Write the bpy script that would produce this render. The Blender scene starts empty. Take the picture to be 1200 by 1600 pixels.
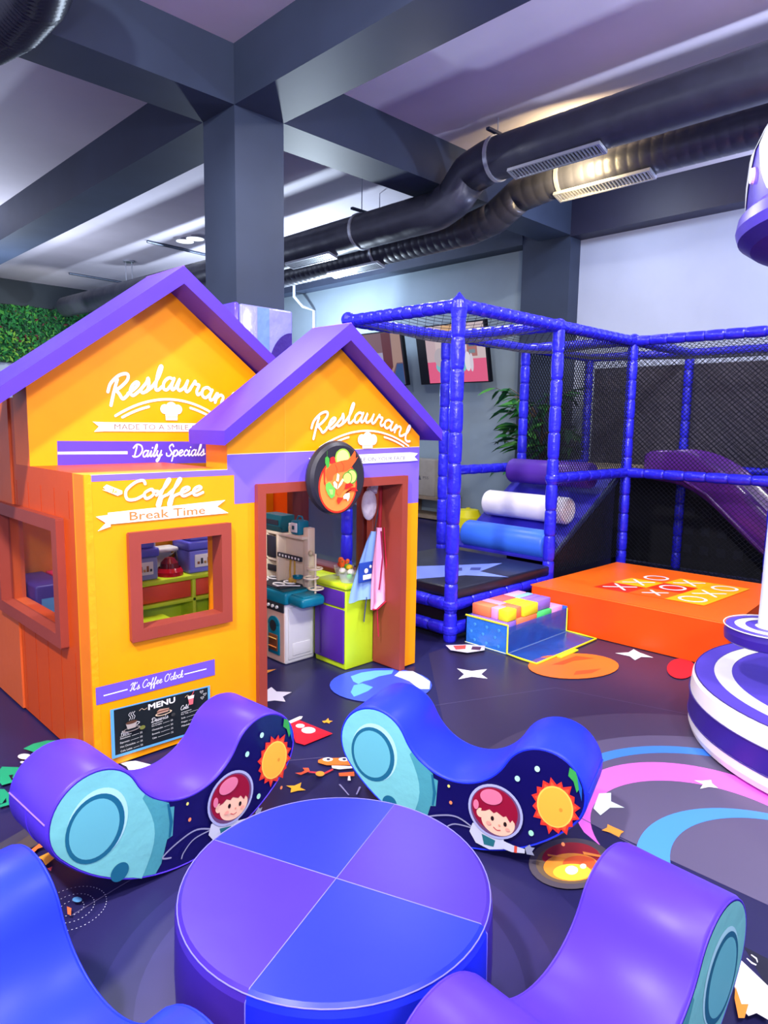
import bpy, bmesh, math, random
from mathutils import Vector, Matrix
random.seed(7)
SC = bpy.context.scene
COL = SC.collection
PI = math.pi

# ------------------------------------------------------------ camera (room axes: X to the back wall, Y to the left wall)
CF, YAW, PIT, ROLL, CH = 1072.806, math.radians(45.328), math.radians(7.308), math.radians(0.8685), 1.5
fw = Vector((math.cos(PIT)*math.cos(YAW), math.cos(PIT)*math.sin(YAW), -math.sin(PIT)))
r0 = Vector((math.sin(YAW), -math.cos(YAW), 0)); u0 = r0.cross(fw)
rt = r0*math.cos(ROLL)+u0*math.sin(ROLL); up = -r0*math.sin(ROLL)+u0*math.cos(ROLL)
cd = bpy.data.cameras.new('camera'); cam = bpy.data.objects.new('camera', cd); COL.objects.link(cam)
cam.matrix_world = Matrix(((rt.x, up.x, -fw.x, 0), (rt.y, up.y, -fw.y, 0), (rt.z, up.z, -fw.z, CH), (0, 0, 0, 1)))
cd.sensor_fit = 'HORIZONTAL'; cd.sensor_width = 36; cd.lens = 36*CF/1200; cd.clip_start = .02; cd.clip_end = 100
SC.camera = cam

# ------------------------------------------------------------ light
SC.view_settings.view_transform = 'Standard'; SC.view_settings.look = 'None'
SC.view_settings.gamma = 1; SC.view_settings.use_curve_mapping = False; SC.view_settings.exposure = 0.22
W = bpy.data.worlds.new('world'); SC.world = W; W.use_nodes = True
W.node_tree.nodes['Background'].inputs[0].default_value = (.66, .70, 1, 1)
W.node_tree.nodes['Background'].inputs[1].default_value = .95
def area(name, loc, to, size, power, color=(1, .97, .95), sy=None, spread=PI):
    d = bpy.data.lights.new(name, 'AREA'); d.energy = power; d.size = size; d.color = color; d.spread = spread
    if sy: d.shape = 'RECTANGLE'; d.size_y = sy
    o = bpy.data.objects.new(name, d); COL.objects.link(o); o.location = loc
    o.rotation_euler = (Vector(to)-Vector(loc)).to_track_quat('-Z', 'Y').to_euler(); return o
area('ceiling_lamp', (-1.1, 1.0, 4.3), (1.8, 2.8, .8), .22, 240)
area('ceiling_lamp', (1.9, -.8, 4.3), (2.6, 2.6, .6), .4, 85)
area('ceiling_lamp', (.2, -.4, 4.3), (1.5, 1.8, 0), .5, 70)
area('ceiling_lamp', (4.6, .8, 4.3), (4.2, 2.2, 0), .3, 110, (.93, .93, 1))
area('ceiling_lamp', (5.0, 4.6, 3.9), (4.8, 3.6, 0), .4, 45, (.93, .95, 1))
area('ceiling_lamp', (2.0, 4.3, 3.9), (2.0, 3.7, .6), .3, 75, (1, .98, .95))  # unseen lamp, added to brighten the playhouse interior
area('up_lamp', (7.6, 9.6, 2.0), (6.4, 9.9, 4.4), .25, 260, (.72, .86, 1))
area('up_lamp', (3.0, 12.0, 2.6), (3.2, 12.0, 4.4), .5, 95, (.78, .88, 1))  # added light hidden behind the playhouse, brightens the far ceiling
area('up_lamp', (7.9, .8, 2.2), (7.0, 1.0, 4.4), .25, 190, (.66, .74, 1))
area('up_lamp', (-.8, -1.2, 2.4), (1.2, 1.2, 4.4), .5, 130, (.88, .80, 1))  # added light behind the camera, lifts the near ceiling
area('back_wall_lamp', (6.9, 4.2, 4.3), (8.5, 4.2, 2.4), .4, 22, (.70, .80, 1))
area('back_wall_lamp', (7.0, 9.0, 3.6), (8.5, 8.6, 2.6), .4, 34, (.70, .84, 1))
area('green_wall_fill', (5.0, 13.6, 3.6), (5.2, 16.6, 3.2), .4, 15, (.95, 1, .95), spread=PI*.55)  # unseen light added so the plants are lit
area('duct_fill', (5.98, 3.64, 3.84), (6.4, 3.74, 3.95), .04, 36, (1, .74, .34), sy=.5)  # unseen strip light added between the ducts for the warm stretch

# ------------------------------------------------------------ helpers
def lin(c):
    c = c/255.0
    return c/12.92 if c <= .04045 else ((c+.055)/1.055)**2.4
MATS = {}
def mat(rgb, rough=.45, metal=0, spec=.4, vary=.06, bump=0, bscale=9, emit=0, alpha=1, coat=0, key=None):
    k = (tuple(rgb), rough, metal, spec, vary, bump, bscale, emit, alpha, coat, key)
    if k in MATS: return MATS[k]
    m = bpy.data.materials.new('paint_%02x%02x%02x' % tuple(int(v) for v in rgb)); m.use_nodes = True
    nt = m.node_tree; b = nt.nodes['Principled BSDF']
    c = [lin(v) for v in rgb]+[1]
    b.inputs['Base Color'].default_value = c; b.inputs['Roughness'].default_value = rough
    b.inputs['Metallic'].default_value = metal; b.inputs['Specular IOR Level'].default_value = spec
    b.inputs['Coat Weight'].default_value = coat; b.inputs['Coat Roughness'].default_value = .12
    if vary or bump:
        tc = nt.nodes.new('ShaderNodeTexCoord'); n = nt.nodes.new('ShaderNodeTexNoise')
        n.inputs['Scale'].default_value = bscale; n.inputs['Detail'].default_value = 4
        nt.links.new(tc.outputs['Object'], n.inputs['Vector'])
        if vary:
            r = nt.nodes.new('ShaderNodeValToRGB')
            r.color_ramp.elements[0].position = .3; r.color_ramp.elements[1].position = .7
            r.color_ramp.elements[0].color = [v*(1-vary) for v in c[:3]]+[1]
            r.color_ramp.elements[1].color = [min(1, v*(1+vary)) for v in c[:3]]+[1]
            nt.links.new(n.outputs['Fac'], r.inputs[0]); nt.links.new(r.outputs[0], b.inputs['Base Color'])
        if bump:
            bp = nt.nodes.new('ShaderNodeBump'); bp.inputs['Strength'].default_value = bump; bp.inputs['Distance'].default_value = .02
            nt.links.new(n.outputs['Fac'], bp.inputs['Height']); nt.links.new(bp.outputs[0], b.inputs['Normal'])
    if emit:
        b.inputs['Emission Color'].default_value = c; b.inputs['Emission Strength'].default_value = emit
    if alpha < 1: b.inputs['Alpha'].default_value = alpha
    MATS[k] = m; return m
def vinyl(rgb, **k):
    k.setdefault('rough', .42); k.setdefault('bump', .10); k.setdefault('bscale', 5); k.setdefault('vary', .04); return mat(rgb, **k)
def prn(rgb, rough=.4, **k): return mat(rgb, rough=rough, vary=0, **k)
def clear_vinyl():
    if 'cv' in MATS: return MATS['cv']
    m = bpy.data.materials.new('clear_vinyl'); m.use_nodes = True; nt = m.node_tree
    for n in list(nt.nodes):
        if n.type == 'BSDF_PRINCIPLED': nt.nodes.remove(n)
    out = nt.nodes['Material Output']; t = nt.nodes.new('ShaderNodeBsdfTransparent'); g = nt.nodes.new('ShaderNodeBsdfGlossy')
    mx = nt.nodes.new('ShaderNodeMixShader'); fr = nt.nodes.new('ShaderNodeLayerWeight'); fr.inputs[0].default_value = .35
    n = nt.nodes.new('ShaderNodeTexNoise'); n.inputs['Scale'].default_value = 3.5; bp = nt.nodes.new('ShaderNodeBump'); bp.inputs['Strength'].default_value = .7
    tc = nt.nodes.new('ShaderNodeTexCoord'); nt.links.new(tc.outputs['Object'], n.inputs['Vector'])
    nt.links.new(n.outputs['Fac'], bp.inputs['Height']); nt.links.new(bp.outputs[0], g.inputs['Normal'])
    t.inputs[0].default_value = (.93, .92, .93, 1); g.inputs['Roughness'].default_value = .06; g.inputs[0].default_value = (.8, .8, .85, 1)
    pw = nt.nodes.new('ShaderNodeMath'); pw.operation = 'POWER'; pw.inputs[1].default_value = 2.2; ml = nt.nodes.new('ShaderNodeMath'); ml.operation = 'MULTIPLY'; ml.inputs[1].default_value = .38
    nt.links.new(fr.outputs['Facing'], pw.inputs[0]); nt.links.new(pw.outputs[0], ml.inputs[0]); nt.links.new(ml.outputs[0], mx.inputs[0]); nt.links.new(t.outputs[0], mx.inputs[1]); nt.links.new(g.outputs[0], mx.inputs[2])
    nt.links.new(mx.outputs[0], out.inputs[0]); MATS['cv'] = m; return m

def tag(o, label=None, cat=None, group=None, kind=None):
    if label: o['label'] = label
    if cat: o['category'] = cat
    if group: o['group'] = group
    if kind: o['kind'] = kind
    return o
def thing(name, label, cat, loc=(0, 0, 0), rz=0, group=None):
    o = bpy.data.objects.new(name, None); COL.objects.link(o); o.location = loc; o.rotation_euler = (0, 0, rz)
    o.empty_display_size = .1
    return tag(o, label, cat, group)
def origin(o):
    v = Vector((0, 0, 0))
    while o is not None: v += Vector(o.location); o = o.parent
    return v

class MB:
    """collects polygons, links them as one mesh object"""
    def __init__(s): s.v = []; s.f = []; s.m = []; s.mats = []; s.sm = []
    def mi(s, m):
        if m not in s.mats: s.mats.append(m)
        return s.mats.index(m)
    def add(s, vs, fs, m, smooth=False):
        b = len(s.v); s.v += [Vector(v) for v in vs]; i = s.mi(m)
        for f in fs: s.f.append([b+k for k in f]); s.m.append(i); s.sm.append(smooth)
        return s
    def box(s, x0, x1, y0, y1, z0, z1, m):
        vs = [(x, y, z) for z in (z0, z1) for y in (y0, y1) for x in (x0, x1)]
        return s.add(vs, [(0, 2, 3, 1), (4, 5, 7, 6), (0, 1, 5, 4), (2, 6, 7, 3), (0, 4, 6, 2), (1, 3, 7, 5)], m)
    def rbox(s, x0, x1, y0, y1, z0, z1, m, r=.01, seg=2):
        bm = bmesh.new(); bmesh.ops.create_cube(bm, size=1)
        for v in bm.verts: v.co = Vector((x0+(v.co.x+.5)*(x1-x0), y0+(v.co.y+.5)*(y1-y0), z0+(v.co.z+.5)*(z1-z0)))
        r = min(r, .45*min(abs(x1-x0), abs(y1-y0), abs(z1-z0)))
        bmesh.ops.bevel(bm, geom=bm.edges[:], offset=r, segments=seg, affect='EDGES', profile=.5)
        bm.verts.index_update(); s.add([v.co.copy() for v in bm.verts], [[v.index for v in f.verts] for f in bm.faces], m, True); bm.free(); return s
    def prism(s, pts, axis, a, b, m, m2=None, smooth=False):
        """pts 2D outline; axis 'x': (y,z), 'y': (x,z), 'z': (x,y)"""
        def P(p, h): return {'x': (h, p[0], p[1]), 'y': (p[0], h, p[1]), 'z': (p[0], p[1], h)}[axis]
        n = len(pts)
        s.add([P(p, a) for p in pts], [list(range(n))[::-1]], m); s.add([P(p, b) for p in pts], [list(range(n))], m)
        s.add([P(p, a) for p in pts]+[P(p, b) for p in pts], [(i, (i+1) % n, n+(i+1) % n, n+i) for i in range(n)], m2 or m, smooth); return s
    def tube(s, path, r, m, n=10, cap=True, close=False):
        """path list of points, r number or list"""
        P = [Vector(p) for p in path]; R = r if isinstance(r, (list, tuple)) else [r]*len(P)
        d0 = (P[1]-P[0]).normalized(); a = Vector((0, 0, 1)) if abs(d0.z) < .9 else Vector((1, 0, 0))
        u = d0.cross(a).normalized(); vs = []
        for i, p in enumerate(P):
            if close: d = (P[(i+1) % len(P)]-P[i-1])
            else: d = (P[min(i+1, len(P)-1)]-P[max(i-1, 0)])
            d.normalize(); u = (u-d*u.dot(d)).normalized(); w = d.cross(u)
            for k in range(n):
                t = 2*PI*k/n; vs.append(p+(u*math.cos(t)+w*math.sin(t))*R[i])
        L = len(P); fs = [(i*n+k, i*n+(k+1) % n, ((i+1) % L)*n+(k+1) % n, ((i+1) % L)*n+k) for i in range(L if close else L-1) for k in range(n)]
        s.add(vs, fs, m, n > 4)
        if cap and not close: s.add(vs[:n], [list(range(n))[::-1]], m); s.add(vs[-n:], [list(range(n))], m)
        return s
    def lathe(s, prof, c, m, n=24, ms=None):
        """prof [(r,z)], about vertical axis through c; ms material per band"""
        for j in range(len(prof)-1):
            (ra, za), (rb, zb) = prof[j], prof[j+1]; mm = ms[j] if ms else m
            vs = [(c[0]+ra*math.cos(2*PI*k/n), c[1]+ra*math.sin(2*PI*k/n), c[2]+za) for k in range(n)]+[(c[0]+rb*math.cos(2*PI*k/n), c[1]+rb*math.sin(2*PI*k/n), c[2]+zb) for k in range(n)]
            s.add(vs, [(k, (k+1) % n, n+(k+1) % n, n+k) for k in range(n)], mm, True)
        return s
    def ball(s, c, r, m, sx=1, sy=1, sz=1, n=10):
        prof = [(math.sin(PI*i/n)*r, -math.cos(PI*i/n)*r) for i in range(n+1)]; b = len(s.v)
        s.lathe([(max(a, 1e-5), z) for a, z in prof], (0, 0, 0), m, 2*n)
        for i in range(b, len(s.v)): v = s.v[i]; s.v[i] = Vector((c[0]+v.x*sx, c[1]+v.y*sy, c[2]+v.z*sz))
        return s
    def build(s, name, parent=None, local=False, merge=False):
        me = bpy.data.meshes.new(name); o = Vector((0, 0, 0)) if local or parent is None else origin(parent)
        me.from_pydata([tuple(v-o) for v in s.v], [], s.f)
        for m in s.mats: me.materials.append(m)
        me.polygons.foreach_set('material_index', s.m); me.polygons.foreach_set('use_smooth', s.sm)
        bm = bmesh.new(); bm.from_mesh(me)
        if merge: bmesh.ops.remove_doubles(bm, verts=bm.verts, dist=1e-5)
        bmesh.ops.recalc_face_normals(bm, faces=bm.faces)
        bm.to_mesh(me); bm.free()
        ob = bpy.data.objects.new(name, me); COL.objects.link(ob)
        if parent is not None: ob.parent = parent
        return ob
def one(name, m, fn, parent=None, **k):
    b = MB(); fn(b); return b.build(name, parent, **k)

# pixel of the photograph to a point on a known plane of the room
def ray(px, py): return rt*((px-600)/CF)+up*((800-py)/CF)+fw
def onZ(px, py, z=0): d = ray(px, py); return Vector((0, 0, CH))+d*((z-CH)/d.z)
def onY(px, py, y): d = ray(px, py); return Vector((0, 0, CH))+d*(y/d.y)
def onX(px, py, x): d = ray(px, py); return Vector((0, 0, CH))+d*(x/d.x)

class Decal:
    """flat print: polygons laid on a plane M(u,v,h), every layer a hair above the last"""
    def __init__(s, M, h0=.0012, dh=.0005): s.M = M; s.h = h0; s.dh = dh; s.b = MB()
    def poly(s, pts, m):
        s.b.add([s.M(p[0], p[1], s.h) for p in pts], [list(range(len(pts)))], m); s.h += s.dh; return s
    def ell(s, cx, cy, rx, ry, m, n=36, a0=0, a1=2*PI, rot=0):
        c, q = math.cos(rot), math.sin(rot); P = []
        for k in range(n if a1-a0 > 6.2 else n+1):
            t = a0+(a1-a0)*k/n; x, y = rx*math.cos(t), ry*math.sin(t); P.append((cx+x*c-y*q, cy+x*q+y*c))
        return s.poly(P, m)
    def ring(s, cx, cy, r1, r2, m, n=64, a0=0, a1=2*PI, asp=1, same=False):
        for k in range(n):
            t, t2 = a0+(a1-a0)*k/n, a0+(a1-a0)*(k+1)/n
            s.b.add([s.M(cx+r*math.cos(a), cy+r*asp*math.sin(a), s.h) for r, a in ((r1, t), (r2, t), (r2, t2), (r1, t2))], [(0, 1, 2, 3)], m)
        if not same: s.h += s.dh
        return s
    def stroke(s, pts, w, m, smooth=True, same=True):
        if smooth and len(pts) > 2:
            Q = []; P = [pts[0]]+list(pts)+[pts[-1]]
            for i in range(1, len(P)-2):
                for k in range(6):
                    t = k/6; a, b, c, d = P[i-1], P[i], P[i+1], P[i+2]
                    Q.append(tuple(.5*((2*b[j])+(-a[j]+c[j])*t+(2*a[j]-5*b[j]+4*c[j]-d[j])*t*t+(-a[j]+3*b[j]-3*c[j]+d[j])*t**3) for j in (0, 1)))
            Q.append(pts[-1]); pts = Q
        n = len(pts); L = []; R = []
        for i in range(n):
            a, b = pts[max(i-1, 0)], pts[min(i+1, n-1)]; dx, dy = b[0]-a[0], b[1]-a[1]; l = math.hypot(dx, dy) or 1
            nx, ny = -dy/l*w/2, dx/l*w/2; L.append((pts[i][0]+nx, pts[i][1]+ny)); R.append((pts[i][0]-nx, pts[i][1]-ny))
        for i in range(n-1):
            h1, h2 = s.h+i*5e-6, s.h+(i+1)*5e-6
            s.b.add([s.M(p[0], p[1], h) for p, h in ((L[i], h1), (R[i], h1), (R[i+1], h2), (L[i+1], h2))], [(0, 1, 2, 3)], m)
        for c in (pts[0], pts[-1]):
            s.b.add([s.M(c[0]+w/2*math.cos(PI*k/4), c[1]+w/2*math.sin(PI*k/4), s.h-2e-5) for k in range(8)], [list(range(8))], m)
        s.h += 4e-5 if same else s.dh
        return s
    def build(s, name, parent, **k): return s.b.build(name, parent, **k)

# script lettering drawn as strokes, x-height 1
GL = {
 'R': (1.35, [[(.28, 0), (.33, 1), (.42, 1.8)], [(-.1, 1.2), (0, 1.75), (.5, 2.05), (1.05, 1.9), (1.15, 1.45), (.8, 1.1), (.4, 1.0)], [(.45, 1), (.75, .55), (1.05, .05), (1.35, .2)]]),
 'e': (.82, [[(0, .3), (.4, .5), (.64, .8), (.45, 1), (.2, .8), (.15, .35), (.4, 0), (.85, .28)]]),
 's': (.78, [[(0, .25), (.35, .75), (.42, 1.1), (.55, .65), (.52, .15), (.25, -.02), (.08, .15)], [(.45, .02), (.8, .28)]]),
 't': (.72, [[(0, .28), (.35, 1), (.48, 1.85), (.36, 1.95), (.27, 1.3), (.3, .2), (.5, 0), (.76, .28)]]),
 'a': (1.02, [[(.75, .85), (.42, 1), (.12, .65), (.15, .12), (.42, 0), (.68, .5), (.78, .98)], [(.78, .98), (.7, .3), (.82, 0), (1.05, .28)]]),
 'u': (1.02, [[(0, .28), (.17, .97), (.12, .3), (.3, 0), (.6, .35), (.75, .97)], [(.75, .97), (.7, .25), (.85, 0), (1.05, .28)]]),
 'r': (.82, [[(0, .28), (.2, .9), (.27, 1.12), (.35, .88), (.6, .88), (.52, .3), (.65, 0), (.85, .28)]]),
 'n': (.95, [[(0, .28), (.18, .97), (.15, 0)], [(.16, .4), (.42, .95), (.64, .88), (.6, .3), (.72, 0), (.98, .28)]]),
 'C': (1.2, [[(1.15, 1.6), (.95, 1.98), (.5, 1.8), (.1, 1), (.3, .1), (.8, 0), (1.25, .4)]]),
 'o': (.86, [[(.4, 1), (.08, .6), (.28, 0), (.65, .4), (.5, .95), (.3, .9)], [(.55, .8), (.9, .7)]]),
 'f': (.72, [[(0, .28), (.45, 1.2), (.6, 1.9), (.45, 1.9), (.32, .8), (.22, -.7), (.4, -.85), (.42, 0), (.75, .3)]]),
 'D': (1.35, [[(.35, 1.7), (.25, .1)], [(-.1, 1.45), (.3, 2), (.95, 1.8), (1.22, 1), (.9, .2), (.3, 0), (0, .15)]]),
 'i': (.48, [[(0, .28), (.2, .95), (.15, .25), (.28, 0), (.5, .28)], [(.26, 1.4), (.28, 1.48)]]),
 'l': (.48, [[(0, .28), (.4, 1.3), (.4, 1.95), (.24, 1.7), (.15, .3), (.28, 0), (.5, .28)]]),
 'y': (.9, [[(0, .28), (.17, .97), (.14, .4), (.34, .05), (.6, .4), (.7, .97)], [(.7, .97), (.62, -.3), (.38, -.85), (.2, -.6), (.55, -.1), (.92, .28)]]),
 'S': (1.0, [[(.95, 1.6), (.7, 1.98), (.35, 1.6), (.5, 1.1), (.82, .6), (.6, .03), (.15, .12), (.05, .5)]]),
 'p': (.88, [[(0, .28), (.22, .97), (.05, -.85)], [(.16, .5), (.45, 1), (.75, .6), (.5, 0), (.18, .1)], [(.55, .05), (.9, .28)]]),
 'c': (.68, [[(.6, .8), (.36, 1), (.08, .5), (.3, 0), (.72, .28)]]),
 'k': (.78, [[(0, .28), (.38, 1.4), (.38, 1.95), (.2, 1.6), (.13, 0)], [(.16, .5), (.5, .95), (.5, .65), (.25, .55), (.55, 0), (.8, .25)]]),
 'T': (1.0, [[(0, 1.7), (.5, 1.95), (1.1, 1.9)], [(.62, 1.9), (.5, .8), (.3, 0), (.05, .2)]]),
 'I': (.6, [[(0, 1.5), (.3, 1.9), (.6, 1.9), (.4, .9), (.2, 0), (0, .2)]]),
 'h': (.9, [[(0, .28), (.4, 1.4), (.4, 1.95), (.2, 1.6), (.13, 0)], [(.15, .4), (.4, .95), (.6, .85), (.56, .3), (.68, 0), (.92, .28)]]),
 'O': (1.25, [[(.6, 1.95), (.1, 1.3), (.15, .3), (.6, 0), (1.1, .5), (1.1, 1.5), (.7, 1.95), (.5, 1.8)]]),
 'd': (1.0, [[(.7, .85), (.4, 1), (.1, .5), (.3, 0), (.6, .3), (.8, 1.9)], [(.8, 1.9), (.7, .3), (.82, 0), (1.03, .28)]]),
 'H': (1.3, [[(.3, 1.9), (.2, 0)], [(1.05, 1.95), (.9, 0), (1.2, .2)], [(0, .9), (1.2, 1.05)]]),
 "'": (.3, [[(.2, 1.9), (.1, 1.55)]]), ' ': (.6, []),
}
def script(D, txt, x, y, s, w, m, slant=.18, rise=None, fit=None):
    total = sum(GL[c][0] for c in txt)
    if fit: s2 = fit/total
    else: s2 = s
    cx = 0
    for c in txt:
        adv, st = GL[c]
        for line in st:
            P = []
            for a, b in line:
                u = (cx+a+b*slant)*s2; t = u/(total*s2)
                P.append((x+u, y+b*s+(rise(t) if rise else 0)))
            D.stroke(P, w, m)
        cx += adv
    D.h += D.dh
def text(D, txt, x, y, size, m, fit=None, bold=0, align='LEFT', rot=0):
    """block lettering with the built-in font, turned into flat mesh"""
    c = bpy.data.curves.new('t', 'FONT'); c.body = txt; c.size = 1; c.offset = bold; c.resolution_u = 2
    o = bpy.data.objects.new('t', c); COL.objects.link(o); dg = bpy.context.evaluated_depsgraph_get()
    me = bpy.data.meshes.new_from_object(o.evaluated_get(dg)); bpy.data.objects.remove(o)
    xs = [v.co.x for v in me.vertices]; w = max(xs)-min(xs) if xs else 1; x0 = min(xs) if xs else 0
    sx = fit/w if fit else size; c_, s_ = math.cos(rot), math.sin(rot)
    off = -w*sx/2 if align == 'CENTER' else 0
    vs = []
    for v in me.vertices:
        u, q = (v.co.x-x0)*sx+off, v.co.y*size; vs.append(D.M(x+u*c_-q*s_, y+u*s_+q*c_, D.h))
    D.b.add(vs, [list(p.vertices) for p in me.polygons], m); D.h += D.dh
    bpy.data.meshes.remove(me)

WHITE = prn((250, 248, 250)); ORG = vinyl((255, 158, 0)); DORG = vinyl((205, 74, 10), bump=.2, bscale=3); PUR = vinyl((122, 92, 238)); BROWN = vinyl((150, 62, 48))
ROOFP = vinyl((80, 48, 190)); BLUEF = mat((38, 36, 216), rough=.3, bump=.5, bscale=22, coat=.3)
BLACK = mat((16, 17, 26), rough=.6); LINE = prn((255, 214, 150))

# ------------------------------------------------------------ the room
DARK = mat((46, 56, 77), rough=.5, vary=.12, bump=.05, bscale=2)
CEIL = mat((205, 198, 212), rough=.6, vary=.06, bscale=1.2)
WALL = mat((172, 181, 206), rough=.7, vary=.05, bscale=1.5)
ZC, ZS = 4.445, 3.995
def struct(name, b, **k): o = b.build(name, None, **k); o['kind'] = 'structure'; return o
fl = struct('floor', MB().box(-4, 9, -5, 17, -.1, 0, mat((34, 32, 76), rough=.34, vary=.08, bscale=3, spec=.3)))
struct('ceiling', MB().box(-4, 9, -5, 17, ZC, ZC+.15, CEIL))
struct('wall_back', MB().box(8.57, 8.77, -5, 5.4, 0, ZC, WALL))
struct('wall_rear', MB().box(8.57, 8.77, 5.4, 17, 0, ZC, mat((134, 150, 163), rough=.7, vary=.05, bscale=1.5)))  # left bay of the back wall, its shade painted in as darker grey-blue
struct('wall_left', MB().box(-4, 8.57, 16.6, 16.8, 0, ZC, WALL))
xc, yc, cw = 3.205, 5.0, .48
struct('trim_1', MB().box(xc, xc+cw, yc, yc+cw, 0, ZS, DARK))                                    # column
struct('trim_2', MB().box(-4, 8.3, yc, yc+cw, ZS, ZC, DARK))                                     # beam towards the back wall
struct('trim_3', MB().box(xc, xc+cw, -5, yc-.001, ZS, ZC, DARK).box(xc, xc+cw, yc+cw+.001, 16.6, ZS, ZC, DARK))     # beam across
struct('trim_4', MB().box(8.30, 8.57, 5.75, 16.6, ZS, ZC, DARK))
struct('trim_7', MB().box(8.30, 8.57, -5, 5.0, ZS-.02, ZC, mat((30, 30, 54), rough=.5)))  # beam on the back wall
struct('trim_5', MB().box(8.32, 8.57, 5.0, 5.75, 0, ZC, DARK))                                   # pillar in the back wall
struct('trim_6', MB().box(-4, 8.3, 16.45, 16.6, 3.92, ZC, mat((28, 38, 50), rough=.6)))
# green wall
gw = MB(); greens = [mat(c, rough=.6, vary=0) for c in ((24, 92, 48), (38, 120, 58), (18, 66, 40), (74, 150, 60), (96, 40, 52), (120, 170, 60))]
for i in range(7500):
    x, z = random.uniform(3.2, 8.0), random.uniform(2.72, 3.90); s = random.uniform(.025, .07); a = random.uniform(0, 6.3); t = random.uniform(-.6, .6)
    y = 16.43+random.uniform(-.1, .1); c, q = math.cos(a)*s, math.sin(a)*s
    lo = z < 3.3 and x < 6.0
    k = random.choices(range(6), (3, 3, 3, .7+(2 if lo else 0), .2+(1.2 if lo and x > 4.9 else 0), .2+(2 if lo else 0)))[0]
    gw.add([(x-c, y, z-q), (x+q*.45, y-s*t, z-c*.45), (x+c, y, z+q), (x-q*.45, y+s*.4, z+c*.45)], [(0, 1, 2, 3)], greens[k])
gwo = thing('plant_wall', 'green wall of leafy plants high on the far left wall', 'plant wall', (5.6, 16.5, 2.7))
one('backing_board', None, lambda b: b.box(3.2, 8.0, 16.52, 16.6, 2.70, 3.92, greens[2]), gwo)
lf = gw.build('foliage', gwo); lf['kind'] = 'stuff'

# ducts
DUCT = mat((58, 60, 74), rough=.36, metal=.3, vary=.1, bump=.25, bscale=7)
DUCTG = mat((96, 104, 122), rough=.32, metal=.6, vary=.1, bump=.3, bscale=14)
STEEL = mat((190, 194, 205), rough=.3, metal=.7)
def duct(label, path, r, straps, vents, rib=.11, am=.982):
    t = thing('air_duct', label, 'duct', path[0], 0, 'air ducts under the ceiling')
    P = [Vector(p) for p in path]; pts = []; rs = []
    for i in range(len(P)-1):
        n = max(1, int((P[i+1]-P[i]).length/rib))
        for k in range(n):
            for q, f in ((0, am), (.10, 1), (.90, 1)):
                pts.append(P[i].lerp(P[i+1], (k+q)/n)); rs.append(r*f)
    pts.append(P[-1]); rs.append(r)
    MB().tube(pts, rs, DUCT, 24).build('pipe', t)
    for y, x, z in straps:
        MB().tube([(x, y-.02, z), (x, y+.02, z)], r+.012, STEEL, 28, cap=True).build('strap', t)
        MB().tube([(x, y, z+r), (x, y, ZC)], .006, STEEL, 6).build('hanger_rod', t)
        MB().box(x-.16, x+.1, y-.02, y+.02, z+r+.02, z+r+.045, DARK).build('hanger_bar', t)
    for y0, y1, x, z in vents:
        a = math.radians(254); cx, cz = x+(r+.012)*math.cos(a), z+(r+.012)*math.sin(a); tx, tz = -math.sin(a), math.cos(a); nx, nz = math.cos(a), math.sin(a)
        def pt(y, w, h): return (cx+tx*w+nx*h, y, cz+tz*w+nz*h)
        def bar(b, ya, yb, w0, w1, h0, h1, m): b.add([pt(y, w, h) for h in (h0, h1) for w in (w0, w1) for y in (ya, yb)], [(0, 2, 3, 1), (4, 5, 7, 6), (0, 1, 5, 4), (2, 6, 7, 3), (0, 4, 6, 2), (1, 3, 7, 5)], m)
        b = MB()
        for q in ((y0, y1, -.075, -.06), (y0, y1, .06, .075), (y0, y0+.02, -.06, .06), (y1-.02, y1, -.06, .06)): bar(b, *q, -.01, .02, STEEL)
        bar(b, y0, y1, -.06, .06, -.02, -.012, BLACK); g = b.build('grille_frame', t)
        n = int((y1-y0)/.034)
        for k in range(1, n):
            b = MB(); y = y0+(y1-y0)*k/n; bar(b, y-.006, y+.006, -.06, .06, -.005, .015, STEEL); b.build('grille_slat', g)
duct('nearer black round air duct with bent section and bright grilles under ceiling', [(5.7, -3, 4.07), (5.7, 4.35, 4.07), (5.72, 4.62, 4.02), (5.76, 4.85, 3.84), (5.78, 5.1, 3.77), (5.78, 9, 3.76), (5.6, 15.2, 3.82)], .2,
     [(4.28, 5.7, 4.07), (6.3, 5.78, 3.77)], [(3.12, 4.06, 5.7, 4.07), (6.75, 7.65, 5.78, 3.77)], rib=.42, am=.985)
duct('farther black round air duct lit warm yellow on one stretch', [(6.42, -3, 4.0), (6.4, 4.1, 3.99), (6.42, 4.5, 3.95), (6.46, 4.85, 3.79), (6.46, 5.2, 3.73), (6.46, 12, 3.70)], .175,
     [(3.95, 6.4, 3.99), (6.7, 6.46, 3.73)], [(3.0, 4.0, 6.4, 3.985), (6.6, 7.6, 6.46, 3.73)])
q = [onZ(75, -90, 4.1), onZ(55, -20, 4.1), onZ(18, 25, 4.1), onZ(-30, 52, 4.1), onZ(-110, 60, 4.1)]
t = thing('air_duct', 'black flexible duct elbow at top left corner by the ceiling', 'duct', q[0], 0, 'air ducts under the ceiling')
pts = []; rs = []
for i in range(4):
    for k in range(10):
        for w, f in ((0, .93), (.5, 1)): pts.append(q[i].lerp(q[i+1], (k+w)/10)); rs.append(.2*f)
MB().tube(pts, rs, DUCT, 22).build('hose', t)
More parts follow.
